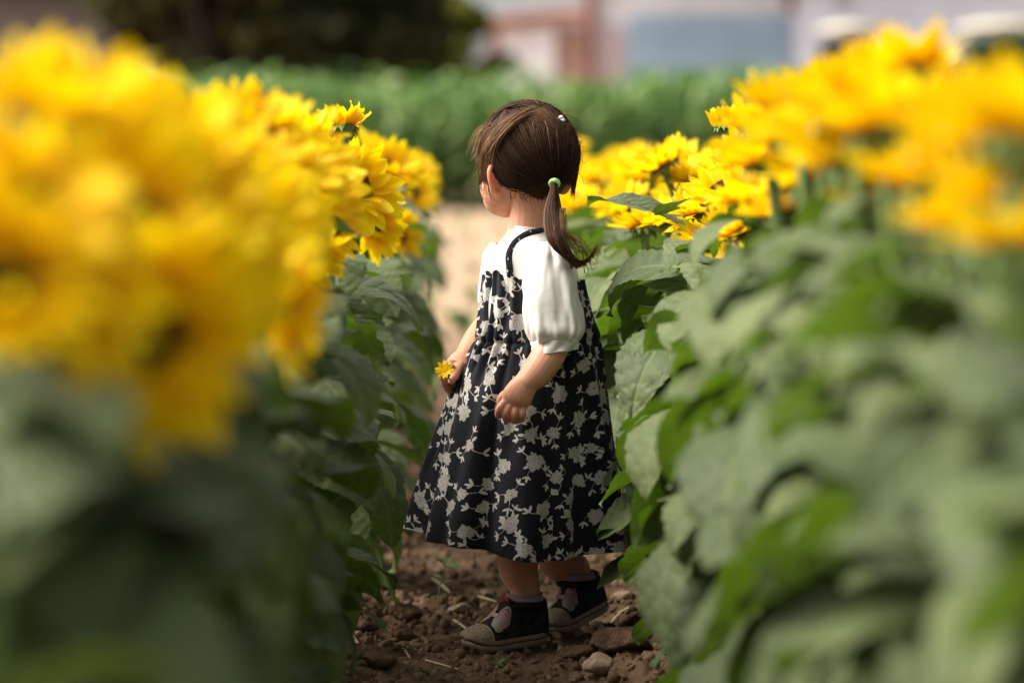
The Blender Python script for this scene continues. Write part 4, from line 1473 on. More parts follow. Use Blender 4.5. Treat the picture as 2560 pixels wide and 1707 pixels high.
# stand-up collar: a folded band following the neck line
cb_ = MB()
cp_, cr_ = [], []
for k in range(27):
    a = -math.pi + 2 * math.pi * k / 26 * .97 - 1.1
    py = 573 + 5 * math.cos(a + .9)
    mpx = FPX / (4.77 * CP + .03)
    cp_.append((((1279 + 1366) / 2 + 3 - 1280) / mpx + .0296 * math.sin(a), 4.768 - .0440 * math.cos(a), P(1280, 577, 4.768).z + .006 * math.cos(a + .9)))
cb_.tube(cp_, [.0062] * 27, n=60, sides=10, flat=.32, up=(0, 0, 0.001))
V_, F_ = tube_geo(cp_, [.0026] * 27, n=70, sides=8)
V_ = np.array(V_); zz0 = P(1280, 577, 4.768).z
cob('collar', mesh('collar', V_ * np.array([1, 1, 1]) , F_), white_mat, blouse)
q0, q1 = hit(1249, 617, .0016), hit(1242, 630, .0016)
if q0 and q1:
    mm_ = MB(); mm_.tube([tuple(q0), tuple(q1)], [.0009, .0009], n=4, sides=6)
    cob('buttonhole', mesh('buttonhole', mm_.V, mm_.F), plain('dark_thread', (.02, .02, .03)), blouse)


# puffed sleeves
def sleeve_fn(t, py):
    lo_ = np.exp(-((py - 836) / 34) ** 2); up_ = np.exp(-((py - 628) / 34) ** 2)
    w_ = vnoise(t * 2.2 + 9, py * .016, 5) - .5; w2 = vnoise(t * 5 + 30, py * .02, 6) - .5; am = vnoise(t * 2.5 + 3, py * .0, 8)
    d = lo_ * .0090 * (am - .1) * np.sin(t * 12 + 4 * w_ + 3 * am) + up_ * .0030 * np.sin(t * 11 + 1 + 3 * am) * am
    d = d + .0016 * np.sin(t * 17 + 6 * w_ + py * .02) * am * np.exp(-((py - 800) / 60) ** 2) + (.0060 * w_ + .0022 * w2) * np.clip((py - 612) / 50, 0, 1) + .0026 * np.sin(t * 5 + py * .006 + 3 * w_)
    d = d + .0022 * np.sin((py - 700) * .06 + 5 * w_ + t * 2) * np.exp(-((py - 770) / 60) ** 2) * am
    return d, 0 * py


sl = ring_loft('sleeve', [(606, 1340, 1392, .022, 4.690), (613, 1325, 1408, .036, 4.684), (630, 1313, 1424, .045, 4.676), (660, 1309, 1434, .050, 4.668), (710, 1309, 1441, .053, 4.655), (760, 1311, 1450, .055, 4.645), (800, 1316, 1455, .055, 4.638),
                         (825, 1323, 1454, .052, 4.632), (840, 1331, 1446, .044, 4.629), (848, 1334, 1441, .038, 4.628)], 4.65, 140, 120, sleeve_fn, white_mat, blouse)
ring_loft('cuff', [(845, 1333, 1441, .0385, 4.628), (850, 1331, 1442, .039, 4.628), (862, 1331, 1440, .0385, 4.626), (876, 1331, 1438, .038, 4.624)], 4.63, 90, 22,
          lambda t, py: (.0014 * np.sin(t * 7 + py * .12) + .0016 * np.sin(t * 3 - py * .09), .004 * np.sin(t)), white_mat, blouse, thick=.0025)
ring_loft('sleeve', [(606, 1230, 1276, .025, 4.82), (630, 1212, 1285, .042, 4.825), (680, 1204, 1290, .050, 4.835), (730, 1198, 1290, .054, 4.845), (752, 1198, 1288, .050, 4.848), (770, 1204, 1280, .040, 4.85)], 4.84, 100, 70, lambda t, py: (.003 * np.sin(t * 9 + 1) + .002 * np.sin(t * 5), 0 * py), white_mat, blouse)
ring_loft('cuff', [(768, 1203, 1281, .0385, 4.85), (776, 1199, 1279, .039, 4.85), (800, 1195, 1274, .038, 4.85)], 4.85, 70, 14, None, white_mat, blouse, thick=.0025)

# shoulder straps lying on the blouse
sleeve_bvh = BVHTree.FromPolygons([v.co[:] for v in sl.data.vertices], [p.vertices[:] for p in sl.data.polygons])
sp = []
for x, y in ((1276, 690), (1274, 668), (1272, 645), (1277, 625), (1288, 607), (1303, 594), (1322, 584), (1345, 578), (1364, 576)):
    q = hit(x, y, .0035); q2 = hit(x, y, .0035, sleeve_bvh)
    if q is None and q2 is None: continue
    if q is None or (q2 is not None and q2.y < q.y): q = q2
    sp.append(q)
bk = sp[-1]
sp += [bk + Vector((.010, .03, -.004)), bk + Vector((.028, .06, -.03)), bk + Vector((.045, .07, -.075))]
st_ = MB(); st_.tube([tuple(q) for q in sp], [.0058] * len(sp), n=40, sides=10, flat=.55, up=(.3, -1, .6))
sme = mesh('shoulder_strap', st_.V, st_.F)
cs = np.array(st_.V); fattr(sme, 'print', 4 * np.sin(cs[:, 2] * 330 + cs[:, 0] * 150) + 3 * np.sin(cs[:, 0] * 700) - 5.2); fattr(sme, 'petal_line', np.zeros(len(cs)))
cob('shoulder_strap', sme, dress_mat, dress)
sp2 = []
for g in (P(1222, 685, 4.82), P(1235, 640, 4.82), P(1258, 600, 4.82), P(1290, 588, 4.83), P(1330, 600, 4.85), P(1365, 650, 4.86)):
    l_, n_, _, _ = bvh_b.find_nearest(g)
    o_ = (g - l_).normalized() if (g - l_).length > 1e-5 else Vector((0, 0, 1))
    sp2.append(l_ + o_ * .003)
st_ = MB(); st_.tube([tuple(q) for q in sp2], [.005] * len(sp2), n=30, sides=8, flat=.55, up=(.3, 1, .6))
sme = mesh('shoulder_strap', st_.V, st_.F); fattr(sme, 'print', np.full(len(st_.V), -5.)); fattr(sme, 'petal_line', np.zeros(len(st_.V)))
cob('shoulder_strap', sme, dress_mat, dress)

# ------------------------------------------------------------------ hair
m = Mat('hair')
tn = m.attr('tint')
hcol = m.ramp(tn, [(0, (0.012, 0.006, 0.0035)), (.45, (0.055, 0.026, 0.014)), (.8, (0.16, 0.080, 0.040)), (1, (0.38, 0.22, 0.11))])
trh = m.new('BsdfTranslucent'); m.put(trh.inputs['Color'], m.mixc(.5, hcol, (.25, .13, .06)))
hair_mat = m.end(m.mixs(m.math('MULTIPLY', tn, .25), m.bsdf(hcol, .55, .12), trh.outputs[0]))
CAPS = (.0845, .0745, .0845)
HMi = HM.inverted()


def to_scalp(px, py, lift=0.0):
    """point on the scalp seen at px,py; where the line of sight misses, the nearest point along it"""
    d = HMi @ ray(px, py).normalized(); o = HMi @ (Vector((0, 0, CAM_H)) - HC)
    S = Vector((1 / (CAPS[0] + lift), 1 / (CAPS[1] + lift), 1 / (CAPS[2] + lift)))
    d2, o2 = Vector([d[i] * S[i] for i in range(3)]), Vector([o[i] * S[i] for i in range(3)])
    a, b, c = d2.dot(d2), o2.dot(d2), o2.dot(o2) - 1
    D = b * b - a * c
    t = (-b - math.sqrt(D)) / a if D > 0 else -b / a
    return HC + HM @ (o + d * t)


class Strands:
    def __init__(s): s.P, s.R, s.T = [], [], []

    def add(s, pts, r0, tint, n=11):
        p = crom(np.array([tuple(q) for q in pts]), n)
        s.P.append(p); s.R.append(r0 * np.clip(1.15 - np.linspace(0, 1, n) ** 3, .15, 1)); s.T.append(tint if np.ndim(tint) else np.full(n, tint))

    def build(s, name, parent=child):
        Pn = np.array(s.P); Rn = np.array(s.R); Tn = np.array(s.T); N, n, _ = Pn.shape
        tan = np.gradient(Pn, axis=1); tan /= np.linalg.norm(tan, axis=2, keepdims=True) + 1e-9
        ref = np.array([.3, -.9, .31]); u = np.cross(tan, ref); u /= np.linalg.norm(u, axis=2, keepdims=True) + 1e-9
        w = np.cross(tan, u)
        V = []
        for k in range(3):
            a = 2.0944 * k
            V.append(Pn + (u * math.cos(a) + w * math.sin(a)) * Rn[..., None])
        V = np.stack(V, 2)                       # N,n,3,3
        idx = np.arange(N * n * 3).reshape(N, n, 3)
        F = []
        for k in range(3):
            k2 = (k + 1) % 3
            F.append(np.stack([idx[:, :-1, k], idx[:, :-1, k2], idx[:, 1:, k2], idx[:, 1:, k]], -1).reshape(-1, 4))
        me = mesh_np(name, V.reshape(-1, 3), np.vstack(F))
        fattr(me, 'tint', np.repeat(Tn.reshape(-1), 3))
        o_ = cob(name, me, hair_mat, parent); o_['kind'] = 'stuff'
        return o_


hr = np.random.default_rng(77)
TIE = (1385, 457)
hair = Strands()
PART = np.array([(1222, 372), (1232, 350), (1255, 322), (1280, 300), (1302, 291), (1335, 298), (1365, 306), (1398, 316), (1425, 338), (1440, 370)], float)


def jit(p, s): return (p[0] + hr.normal() * s, p[1] + hr.normal() * s)


def bez2(a, b, c, t): return ((1 - t) ** 2 * a[0] + 2 * t * (1 - t) * b[0] + t * t * c[0], (1 - t) ** 2 * a[1] + 2 * t * (1 - t) * b[1] + t * t * c[1])


TS = np.linspace(0, 1, 8)
PARTC = crom(PART, 200)
LOCK = np.random.default_rng(9).random(400)
# main mass: from the parting down and back to the tie
for i in range(3400):
    f = hr.random()
    clump = np.sin(f * 90) * .5 + .5
    root = PARTC[int(f * 199)]
    root = jit(root, 5)
    lowside = hr.random() ** 1.2
    if f < .45:       # strands from the temple side sag low before they reach the tie
        g = 1 - f / .45
        ctl = (root[0] + 8 + 30 * (1 - g) + 20 * (1 - lowside), root[1] + 70 + 62 * lowside * (.5 + .5 * g) + 20)
    else:
        g = (f - .45) / .55
        ctl = (root[0] + (12 if g < .6 else 8), root[1] + 75 + hr.normal() * 8)
    end = jit(TIE, 5)
    if hr.random() < .3: ctl = jit(ctl, 12)
    lk = LOCK[int(f * 46 + lowside * 7.9 * 46) % 400]
    lf_ = .0004 + .0040 * lk + .0022 * hr.random()
    tint = np.clip(.04 + .42 * lk * lk + .22 * hr.random() ** 2 + .34 * math.exp(-((f - .52) / .2) ** 2) * hr.random() * lk, 0, .85)  # extra tint round the crown paints in its lit sheen
    tt = np.clip(tint * (1.15 - .75 * np.linspace(0, 1, 11)) + .5 * np.exp(-np.linspace(0, 1, 11) * 9) * hr.random() * (f < .85), 0, 1)
    if hr.random() < .06: lf_ += .008 * hr.random()
    hair.add([to_scalp(*bez2(root, ctl, end, t), lf_ * (.35 + math.sin(math.pi * min(1, t * 1.05)) ** .7) * (1 - .6 * t)) for t in TS], .00052, tt)
# lower edge: nape and behind the ear, combed back to the tie
for i in range(1100):
    f = hr.random()
    root = (1243 + 100 * f, 405 + 84 * f ** .7)
    root = jit(root, 4)
    ctl = (root[0] + (TIE[0] - root[0]) * .5, root[1] + (30 - 14 * f) * (.3 + .9 * hr.random()))
    hair.add([to_scalp(*bez2(root, ctl, jit(TIE, 5), t), .0006 + .002 * hr.random()) for t in TS], .00048, np.clip(.12 + .25 * hr.random() ** 2, 0, 1))
# crown and front: from the crown forward and down into the fringe
for i in range(2200):
    f = hr.random()
    root = (1222 + 122 * f, 372 - 108 * f ** .75 - 2)
    root = jit((root[0] + 10 * hr.random(), root[1] + 10 * hr.random()), 4)
    ex = 1196 + 34 * hr.random() ** 1.6; ey = 400 + 65 * hr.random()
    end = (ex, ey)
    ctl = (1206 + 44 * f * hr.random() + 6 * hr.normal(), 300 + 60 * (1 - f) + 8 * hr.normal())
    lf_ = .002 + .006 * hr.random() + (.012 * hr.random() if hr.random() < .15 else 0)
    tint = np.clip(.28 + .45 * LOCK[int(f * 60)] + .25 * hr.random(), 0, 1)  # tint raised to paint in the lit crown and rim-lit fringe
    hair.add([to_scalp(*bez2(root, ctl, end, t), lf_ * math.sin(math.pi * min(.8, t + .05)) + .001) for t in TS], .00042, np.clip(tint + .12, 0, 1))
# crown backwards and over the far side
for i in range(2000):
    f = hr.random()
    root = jit((1290 + 125 * f, 290 - 28 * math.sin(math.pi * min(1, f * 1.15)) + 22 * f), 5)
    end = (1408 + 34 * hr.random() ** .6, 420 + 45 * hr.random())
    ctl = (1418 + 26 * hr.random() * (.4 + .6 * f) - 60 * (1 - f) * hr.random(), 300 + 45 * hr.random())
    tint = np.clip(.20 + .42 * LOCK[int(f * 50) + 100] + .2 * hr.random() ** 1.5 + .25 * (ctl[0] > 1432) * hr.random(), 0, .85)  # crown tint lifted: the lit top of the head put into strand colour
    hair.add([to_scalp(*bez2(root, ctl, end, t), (.0015 + .005 * hr.random()) * math.sin(math.pi * min(1, t + .08)) + .0008) for t in TS], .0005, tint)
# loose far-side hair hanging at the right edge of the head
for i in range(260):
    x0 = 1434 + 11 * hr.random()
    pts = [(x0, 350 + 20 * hr.random()), (x0 + 3, 400), (x0 - 3 + 4 * hr.random(), 440), (1424 + 14 * hr.random(), 478 + 12 * hr.normal())]
    hair.add([P(px, py, 4.80 + .02 * hr.random()) for px, py in pts], .00045, np.clip(.5 + .3 * hr.random(), 0, 1))
# hidden half: from the crown down the far side and the forehead
for i in range(1500):
    a = hr.uniform(-2.9, .9)                       # head azimuth, 0 = forward, + = left
    n0 = Vector((hr.normal() * .18, hr.normal() * .18, 1)).normalized()
    n1 = Vector((math.cos(a), math.sin(a), -.1 if abs(a) < .9 else -.45)).normalized()
    pts = []
    for t in TS:
        d = (n0 * (1 - t) + n1 * t); d = d.normalized()
        k = 1.01 + .05 * math.sin(math.pi * t) * hr.random()
        pts.append(HC + HM @ Vector((d.x * CAPS[0] * k, d.y * CAPS[1] * k, d.z * CAPS[2] * k)))
    hair.add(pts, .0006, np.clip(.2 + .3 * hr.random(), 0, 1))
hair.build('hair')

# scalp cap beneath the strands
cap = MB(); cap.ell((0, 0, 0), (1, 1, 1), None, 72, 48)
cv_ = np.array(cap.V)
az_ = np.arctan2(cv_[:, 1], cv_[:, 0])
lim = np.interp(np.abs(az_), [0, .7, 1.25, 1.7, 2.3, 3.15], [.30, .18, -.12, -.30, -.72, -.80])
keep = cv_[:, 2] > lim
F_ = [f for f in cap.F if all(keep[i] for i in f)]
cvw = [HC + HM @ Vector((v[0] * .0822, v[1] * .0722, v[2] * .0822)) for v in cv_]
bm = bmesh.new()
bv = [bm.verts.new(v) for v in cvw]
for f in F_: bm.faces.new([bv[i] for i in f])
bmesh.ops.delete(bm, geom=[v for v in bm.verts if not v.link_faces], context='VERTS')
cme = bpy.data.meshes.new('scalp'); bm.to_mesh(cme); bm.free()
fattr(cme, 'tint', np.full(len(cme.vertices), .22))
cob('scalp_hair', cme, hair_mat)

# ponytail, two flicking ends
TP = to_scalp(TIE[0], TIE[1], .012)
Yp = TP.y
pt = Strands()
PD = 4.612 - Yp
for i in range(1000):
    a, r_ = hr.uniform(0, 6.28), math.sqrt(hr.random())
    ox, oy = math.cos(a) * r_, math.sin(a) * r_
    lk = int(hr.integers(0, 7)); flick = lk / 6
    flick = min(1.05, flick + .03 * hr.normal())
    end = (1428 + 64 * max(0, flick) ** .8 + 2.0 * hr.normal(), 670 - 52 * max(0, flick) ** 2.4 + 2.0 * hr.normal())
    short = hr.random() < .12
    pts = [(1386 + ox * 7, 452 + oy * 4, 0), (1385 + ox * 11, 478, -.012), (1382 + ox * 23, 530, -.030), (1387 + ox * 25, 585, PD), (1404 + ox * 21 + 6 * flick, 628 + 4 * ox, PD - .004),
           (1424 + 34 * flick + ox * 4, 652 + 5 * oy + 6 * flick, PD + .004), (end[0], end[1], PD + .01)]
    if short: pts = pts[:5]
    tint = np.clip(.18 + .30 * hr.random() ** 1.3 + .30 * (math.sin(ox * 7 + 2) > .5) * hr.random() + .1 * abs(ox), 0, 1)
    tt = tint + np.linspace(0, .28, 13) ** 1.2
    p3 = [P(x, y, Yp + dy + oy * .011) for x, y, dy in pts]
    pt.add(p3, .00055, np.clip(tt, 0, 1), 13)
pt.build('ponytail')

# stray hairs
fl = Strands()
for i in range(120):                                 # halo over the crown and fringe
    f = hr.random(); x0 = 1225 + 120 * f; y0 = 345 - 80 * f ** .8
    up_ = 10 + 20 * hr.random(); L = 20 + 50 * hr.random()
    pts = [(x0 + 12, y0 + 8), (x0 - L * .25, y0 - up_ * .7), (x0 - L * .7, y0 - up_ * .3 + 8 * hr.random()), (x0 - L - 4, y0 + 25 + 35 * hr.random())]
    fl.add([P(px, py, 4.765 + .015 * hr.normal()) for px, py in pts], .00042, .98)
for i in range(70):                                  # wisps standing off the back of the head
    a = R(-95 + 120 * hr.random()); x0, y0 = 1320 + 122 * math.cos(a), 386 + 124 * math.sin(a)
    L = 15 + 60 * hr.random() ** 1.5; ta = a + R(70) * (1 if hr.random() < .75 else -1) + .3 * hr.normal()
    pts = [(x0 - 10 * math.cos(a), y0 - 10 * math.sin(a)), (x0 + 4 * math.cos(a) + L * .3 * math.cos(ta), y0 + 4 * math.sin(a) + L * .3 * math.sin(ta)),
           (x0 + L * .7 * math.cos(ta + .2), y0 + L * .7 * math.sin(ta + .2)), (x0 + L * math.cos(ta + .5 * hr.normal()), y0 + L * math.sin(ta + .5 * hr.normal()))]
    fl.add([P(px, py, 4.78 + .02 * hr.normal()) for px, py in pts], .0004, .95)
for i in range(34):                                  # locks before the ear and along the cheek
    x0 = 1200 + 36 * hr.random()
    pts = [(x0, 395), (x0 - 2, 440), (x0 - 2 + 4 * hr.normal(), 475), (x0 + 6 + 5 * hr.normal(), 500 + 14 * hr.normal())]
    fl.add([to_scalp(px, py, .003) if py < 420 else P(px, py, 4.732) for px, py in pts], .00032, .7)
for i in range(40):                                  # nape wisps
    x0 = 1275 + 95 * hr.random(); y0 = 462 + 18 * hr.random()
    pts = [(x0, y0), (x0 + 6 * hr.normal(), y0 + 18), (x0 + 8 * hr.normal() + 6, y0 + 40 + 14 * hr.normal())]
    fl.add([P(px, py, to_scalp(x0, min(y0, 470), .002).y + .004) for px, py in pts], .00028, .5)
for i in range(30):                                  # around the ponytail end
    x0 = 1400 + 15 * hr.random()
    pts = [(x0, 520), (x0 + 12 * hr.random(), 580), (x0 + 30 + 25 * hr.random(), 620 + 12 * hr.normal()), (x0 + 45 + 40 * hr.random(), 650 + 22 * hr.normal()), (x0 + 75 + 25 * hr.random(), 620 + 25 * hr.normal())]
    fl.add([P(px, py, 4.615 + .006 * hr.normal()) for px, py in pts], .0005, .85)
for i in range(420):                                 # fuzz along the outline of the head
    a = R(-200 + 215 * hr.random()); rr0 = 121 + 4 * hr.random()
    x0, y0 = 1320 + rr0 * 1.02 * math.cos(a), 386 + rr0 * math.sin(a)
    ta = a + (R(80) if math.cos(a) > -.2 else R(-80)) + .25 * hr.normal(); L = 10 + 22 * hr.random(); o_ = 1 + 7 * hr.random() ** 2
    pts = [(x0 - 5 * math.cos(a), y0 - 5 * math.sin(a)), (x0 + o_ * .7 * math.cos(a) + L * .4 * math.cos(ta), y0 + o_ * .7 * math.sin(a) + L * .4 * math.sin(ta)),
           (x0 + o_ * math.cos(a) + L * math.cos(ta + .15), y0 + o_ * math.sin(a) + L * math.sin(ta + .15))]
    fl.add([P(px, py, 4.775 + .012 * hr.normal()) for px, py in pts], .0003, .55 + .4 * hr.random())
fl.build('loose_strands')

tie_mat = plain('lime_elastic', (.42, .80, .22), .55, .4, .1, 60)
tie = MB()
tp_ = []
for k in range(17):
    a = 2 * math.pi * k / 16
    tp_.append(P(1386 + 10.5 * math.cos(a), 461 + 9 * math.sin(a) - 2, Yp - .004 + .007 * math.sin(a)))
tie.tube([tuple(q) for q in tp_], [.0030] * 17, n=48, sides=10)
tie.tube([tuple(P(1378, 452, Yp - .008)), tuple(P(1386, 451, Yp - .012)), tuple(P(1394, 457, Yp - .010))], [.0028, .0036, .0028], n=10, sides=8)
cob('hair_tie', mesh('hair_tie', tie.V, tie.F), tie_mat)
cl_ = MB(); cq = to_scalp(1401, 299, .003)
for dx, dz in ((-.004, .001), (.001, .0035), (.004, -.001), (.0, -.002)):
    cl_.ell(cq + Vector((dx, 0, dz)), (.0036, .0036, .003))
cob('hair_clip', mesh('hair_clip', cl_.V, cl_.F), plain('white_plastic', (.8, .8, .78), .3, .5, .05))

# ------------------------------------------------------------------ socks and shoes
rub = Mat('dirty_rubber')
n_ = rub.noise(28, 6, .65); n2_ = rub.noise(200, 4)
rub_mat = rub.end(rub.bsdf(rub.mixc(n_, rub.ramp(n2_, [(.3, (.13, .085, .05)), (.7, (.25, .175, .11))]), rub.ramp(n2_, [(.3, (.27, .20, .13)), (.7, (.42, .33, .235))])), .75, .3, rub.bump(n2_, .2, .002)))
knit = Mat('black_knit')
kw_ = knit.noise(900, 2)
knit_mat = knit.end(knit.bsdf(knit.mixc(knit.math('MULTIPLY_ADD', knit.noise(45, 6, .7), 2.6, -1.15, clamp=True), knit.mixc(kw_, (.006, .006, .008), (.018, .018, .021)), (.075, .052, .034)), .9, .12, knit.bump(kw_, .5, .0015)))
groove_mat = plain('rubber_groove', (.07, .05, .035), .9, .1, .2, 60)
patch = Mat('woven_patch')
pc_ = patch.mixc(patch.math('MULTIPLY_ADD', patch.attr('red'), 1.4, .5, clamp=True), patch.ramp(patch.noise(500, 2), [(.3, (.30, .23, .20)), (.7, (.46, .38, .34))]), (.42, .035, .045))
patch_mat = patch.end(patch.bsdf(pc_, .85, .15))
red_mat = plain('red_thread', (.36, .03, .04), .7, .2, .3, 200)
sock = Mat('striped_sock')
skc = sock.mixc(sock.math('GREATER_THAN', sock.attr('stripe'), .5), (.34, .25, .28), (.09, .035, .05))
sock_mat = sock.end(sock.bsdf(sock.mixc(sock.math('GREATER_THAN', sock.attr('stripe'), 1.5), skc, (.32, .02, .035)), .85, .2))


def shoe(toe, heel, roll, name, label, ankle, ank_r, sock_top):
    """toe, heel: world points under the sole ends"""
    L, f, Rm = shoe_frame(toe, heel, roll)
    root = empty(name, (0, 0, 0)); root.parent = child; root.location = heel - CH

    def w3(x, y, z): return Rm @ Vector((x * L, y * L, z * L))
    # outline of the sole: half width along the length
    def hw(x): return np.interp(x, [0, .04, .12, .3, .5, .72, .88, .96, 1.0], [.0, .105, .155, .168, .178, .208, .185, .112, .0])
    def spring(x): return np.interp(x, [0, .2, .7, .9, 1.0], [.015, .0, .0, .02, .055])
    xs = np.concatenate([np.linspace(0, 1, 40) ** 1, ]) ; xs = .5 - .5 * np.cos(np.pi * np.linspace(0, 1, 44))
    lay = [(.0, .90), (.010, .98), (.042, 1.0), (.068, 1.0), (.076, .955), (.084, .985), (.112, .98), (.12, .94)]
    V, F = [], []
    n1_ = len(xs)
    loop = [(x, hw(x)) for x in xs] + [(x, -hw(x)) for x in xs[-2:0:-1]]
    for (z, k) in lay:
        for (x, y) in loop:
            xx = .5 + (x - .5) * (k if k < 1 else 1)
            V.append(w3(xx, y * k, z + spring(x)))
    nl_ = len(loop)
    for i in range(len(lay) - 1):
        for j in range(nl_):
            F.append((i * nl_ + j, i * nl_ + (j + 1) % nl_, (i + 1) * nl_ + (j + 1) % nl_, (i + 1) * nl_ + j))
    F.append(tuple(range(nl_ - 1, -1, -1))); F.append(tuple((len(lay) - 1) * nl_ + j for j in range(nl_)))
    so = ob('sole', mesh('sole', V, F), rub_mat, root)
    # sunk line round the sole wall
    g = MB(); g.tube([tuple(w3(.5 + (x - .5) * .985, y * .985, .073 + spring(x))) for x, y in loop] + [tuple(w3(.5 + (loop[0][0] - .5) * .985, loop[0][1], .073 + spring(0)))], [.0011] * (nl_ + 1), n=110, sides=6)
    ob('sole_groove', mesh('sole_groove', g.V, g.F), groove_mat, so)
    # knitted upper
    def height(x): return np.interp(x, [0, .03, .10, .20, .42, .52, .62, .75, .88, .97, 1.0], [.34, .44, .48, .505, .505, .45, .34, .245, .195, .15, .12])
    NX, NA = 46, 29

    def upper(x, a, grow=0.0):
        """a 0..1 from the left rim of the sole over the top to the right"""
        h = height(x) - .10; w_ = max(.002, hw(.5 + (x - .5) * .97)) * .93
        ang = math.pi * a
        cy = -math.cos(ang); cz = math.sin(ang)
        pinch = 1 - np.interp(x, [0, .3, .5, .8, 1], [.34, .26, .20, .10, 0]) * cz ** 1.3
        yy = np.sign(cy) * abs(cy) ** .62 * w_ * pinch
        zz = .10 + h * cz ** .72 + spring(x) * .9
        p = w3(x, yy, zz)
        if grow:
            c = w3(x, 0, .10 + h * .35)
            p = p + (p - c).normalized() * grow
        return p
    V, F = [], []
    xs2 = .012 + .972 * (.5 - .5 * np.cos(np.pi * np.linspace(0, 1, NX)))
    for x in xs2:
        for j in range(NA): V.append(upper(x, j / (NA - 1)))
    F = [(i * NA + j, i * NA + j + 1, (i + 1) * NA + j + 1, (i + 1) * NA + j) for i in range(NX - 1) for j in range(NA - 1)]
    F.append(tuple(range(NA))); F.append(tuple((NX - 1) * NA + j for j in range(NA)))
    ob('upper', mesh('upper', V, F), knit_mat, root)
    # rubber toe cap with ribs
    V, F = [], []
    xs3 = np.linspace(.77, .985, 20)
    for x in xs3:
        for j in range(NA):
            a = j / (NA - 1)
            V.append(upper(x, a, .0024 + .0008 * (abs((x * 22) % 1 - .5) > .2)))
    F = [(i * NA + j, i * NA + j + 1, (i + 1) * NA + j + 1, (i + 1) * NA + j) for i in range(19) for j in range(NA - 1)]
    F.append(tuple(19 * NA + j for j in range(NA)))
    ob('toe_cap', mesh('toe_cap', V, F), rub_mat, root)
    # woven patch with red curves on the vamp
    for s in (0, 1):
        V, F, rd_ = [], [], []
        xs4 = np.linspace(.50, .735, 30)
        as4 = np.linspace(.17, .60, 30) if s == 0 else np.linspace(.40, .83, 30)
        if s == 1: continue
        keepv = []
        for ix, x in enumerate(xs4):
            for ia, a in enumerate(np.linspace(.14, .86, 44)):
                V.append(upper(x, a, .0016))
                dd = []
                for ca in (.30, .70):
                    d = math.hypot((x - .635) / .125, (a - ca) / .20)
                    dd.append(d)
                d = min(dd)
                keepv.append(d < .98)
                rd_.append(max(.8 - abs(d - .74) / .07, .6 - abs(d - .45) / .06, -1) if x < .655 else -1)
        F = []
        for i in range(29):
            for j in range(43):
                q = (i * 44 + j, i * 44 + j + 1, (i + 1) * 44 + j + 1, (i + 1) * 44 + j)
                if all(keepv[k] for k in q): F.append(q)
        pm = mesh('vamp_patch', V, F); fattr(pm, 'red', rd_)
        ob('vamp_patch', pm, patch_mat, root)
    # small red bow at the top of the vamp
    b = MB(); c0 = upper(.50, .5, .004)
    for s in (-1, 1):
        b.ell(c0 + Rm @ Vector((.001, s * .0055, .001)), (.0022, .0055, .0042), Rm)
    b.ell(c0, (.0028, .0026, .0028), Rm)
    ob('bow', mesh('bow', b.V, b.F), red_mat, root)
    # sock: ribbed tube with a rolled top, from the shoe collar up the ankle
    a0 = sock_top[0]; a1 = sock_top[1]
    V, F = tube_geo([tuple(a0 - heel), tuple((a0 + a1) / 2 - heel), tuple(a1 - heel - (a1 - a0) * .12), tuple(a1 - heel)], [ank_r * .86, ank_r * 1.0, ank_r * 1.06, ank_r * 1.0], n=26, sides=26, cap=False, up=tuple(f))
    V = np.array(V)
    ring_i = np.arange(len(V)) // 26
    bulge = np.where((ring_i > 5) & (ring_i < 12), .0035 * np.sin((ring_i - 5) / 7 * math.pi), 0)
    axis = np.array(a0 - heel) + (np.array(a1 - a0))[None, :] * (ring_i / 25)[:, None]
    dv = V - axis; V = V + dv / np.linalg.norm(dv, axis=1)[:, None] * bulge[:, None]
    sm_ = mesh('sock', V, F)
    stp = ((ring_i % 6) == 0).astype(float) * (ring_i > 12)
    angv = (np.arange(len(V)) % 26)
    stp = np.where((angv > 15) & (angv < 22) & (ring_i > 8) & ((angv + ring_i) % 3 > 0), 2.0, stp)
    fattr(sm_, 'stripe', stp)
    ob('sock', sm_, sock_mat, root)
    # padded collar of the shoe round the ankle
    cc_ = (a1 - heel) - (a1 - a0).normalized() * .018
    ax_n = (a1 - a0).normalized(); e1 = (f - ax_n * f.dot(ax_n)).normalized(); e2 = ax_n.cross(e1)
    rp = [tuple(cc_ + (e1 * math.cos(2 * math.pi * k / 20) * 1.06 + e2 * math.sin(2 * math.pi * k / 20)) * (ank_r * 1.05)) for k in range(21)]
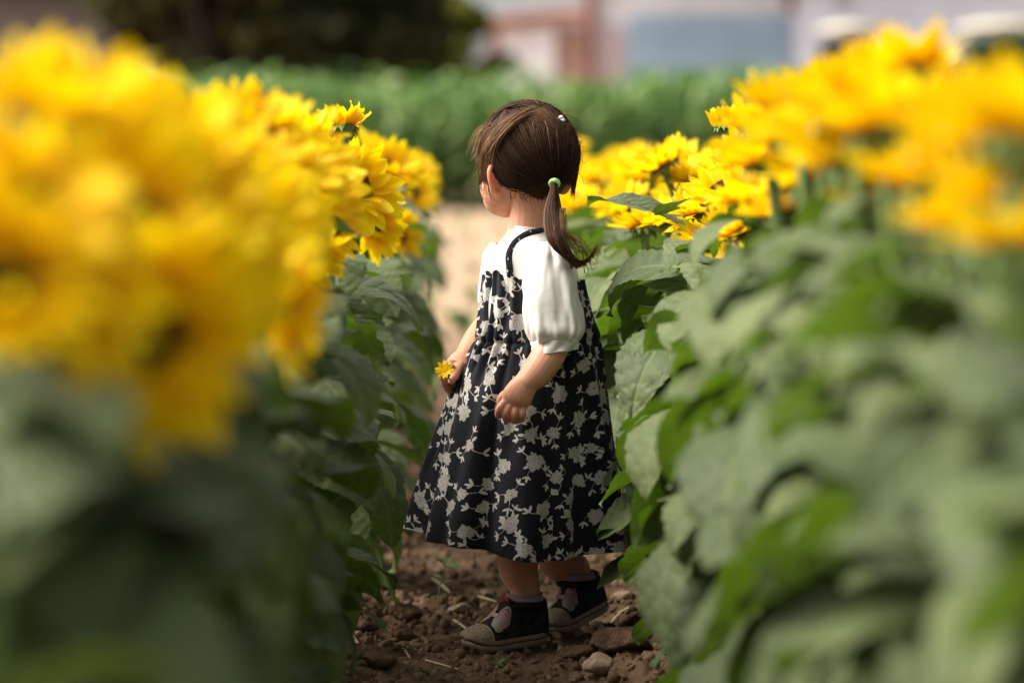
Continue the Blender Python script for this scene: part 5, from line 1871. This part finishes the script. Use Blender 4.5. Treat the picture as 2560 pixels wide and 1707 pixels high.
    cm = MB(); cm.tube(rp, [.0060] * 21, n=48, sides=10, cap=False, up=tuple(ax_n)); ob('ankle_collar', mesh('ankle_collar', cm.V, cm.F), knit_mat, root)
    if label: root['label'] = label
    return root


shoe(toe1, heel1, roll1, 'shoe', 'black knit shoe planted flat on the soil', None, .0275, (LOW1 + (ANK1 - LOW1) * .95, ANK1 + Vector((0, 0, .020))))
shoe(toe2, heel2, roll2, 'shoe', 'black knit shoe with its heel lifted', None, .0268, (LOW2 + (ANK2 - LOW2) * .95, ANK2 + Vector((0, 0, .020))))
tag(child, 'small child in a black floral dress and white blouse standing between the rows', 'person')

# ------------------------------------------------------------------ the little flower in the far hand
fl_root = empty('yellow_flower', P(1112, 924, 4.700))
fz = fl_root.location
nrm = Vector((-.25, -.92, .30)).normalized()
q = nrm.to_track_quat('Z', 'Y')
rd = .0062
fd = bpy.data.objects.new('flower_centre', DISC.copy()); COL.objects.link(fd); fd.parent = fl_root
fd.data.materials.clear(); fd.data.materials.append(plain('daisy_centre', (.72, .36, .01), .8, .2, .3, 400))
fd.rotation_mode = 'QUATERNION'; fd.rotation_quaternion = q; fd.scale = (rd * .85,) * 3
dr_ = np.random.default_rng(4)
for k in range(11):
    a = 2 * math.pi * k / 11 + dr_.normal() * .06
    po = bpy.data.objects.new('petal', PETALS[k % 2]); COL.objects.link(po); po.parent = fl_root
    sc = .0125 * dr_.uniform(.9, 1.1)
    Mx = q.to_matrix().to_4x4() @ Matrix.Rotation(a, 4, 'Z') @ Matrix.Translation((.0035, 0, 0)) @ Matrix.Rotation(-.12 + dr_.normal() * .1, 4, 'Y') @ Matrix.Diagonal((sc, sc * 1.25, sc, 1))
    po.matrix_local = Mx
stl = MB(); stl.tube([tuple(-nrm * .001), tuple(-nrm * .012 + Vector((.004, .0, -.012))), tuple(Vector((.010, .040, -.030))), tuple(Vector((.020, .058, -.050)))], [.0014, .0013, .0012, .0012], n=14, sides=7)
stl.build('flower_stem', stem_mat, fl_root)
tag(fl_root, 'tiny yellow daisy-like flower held in the child\'s far hand', 'flower')
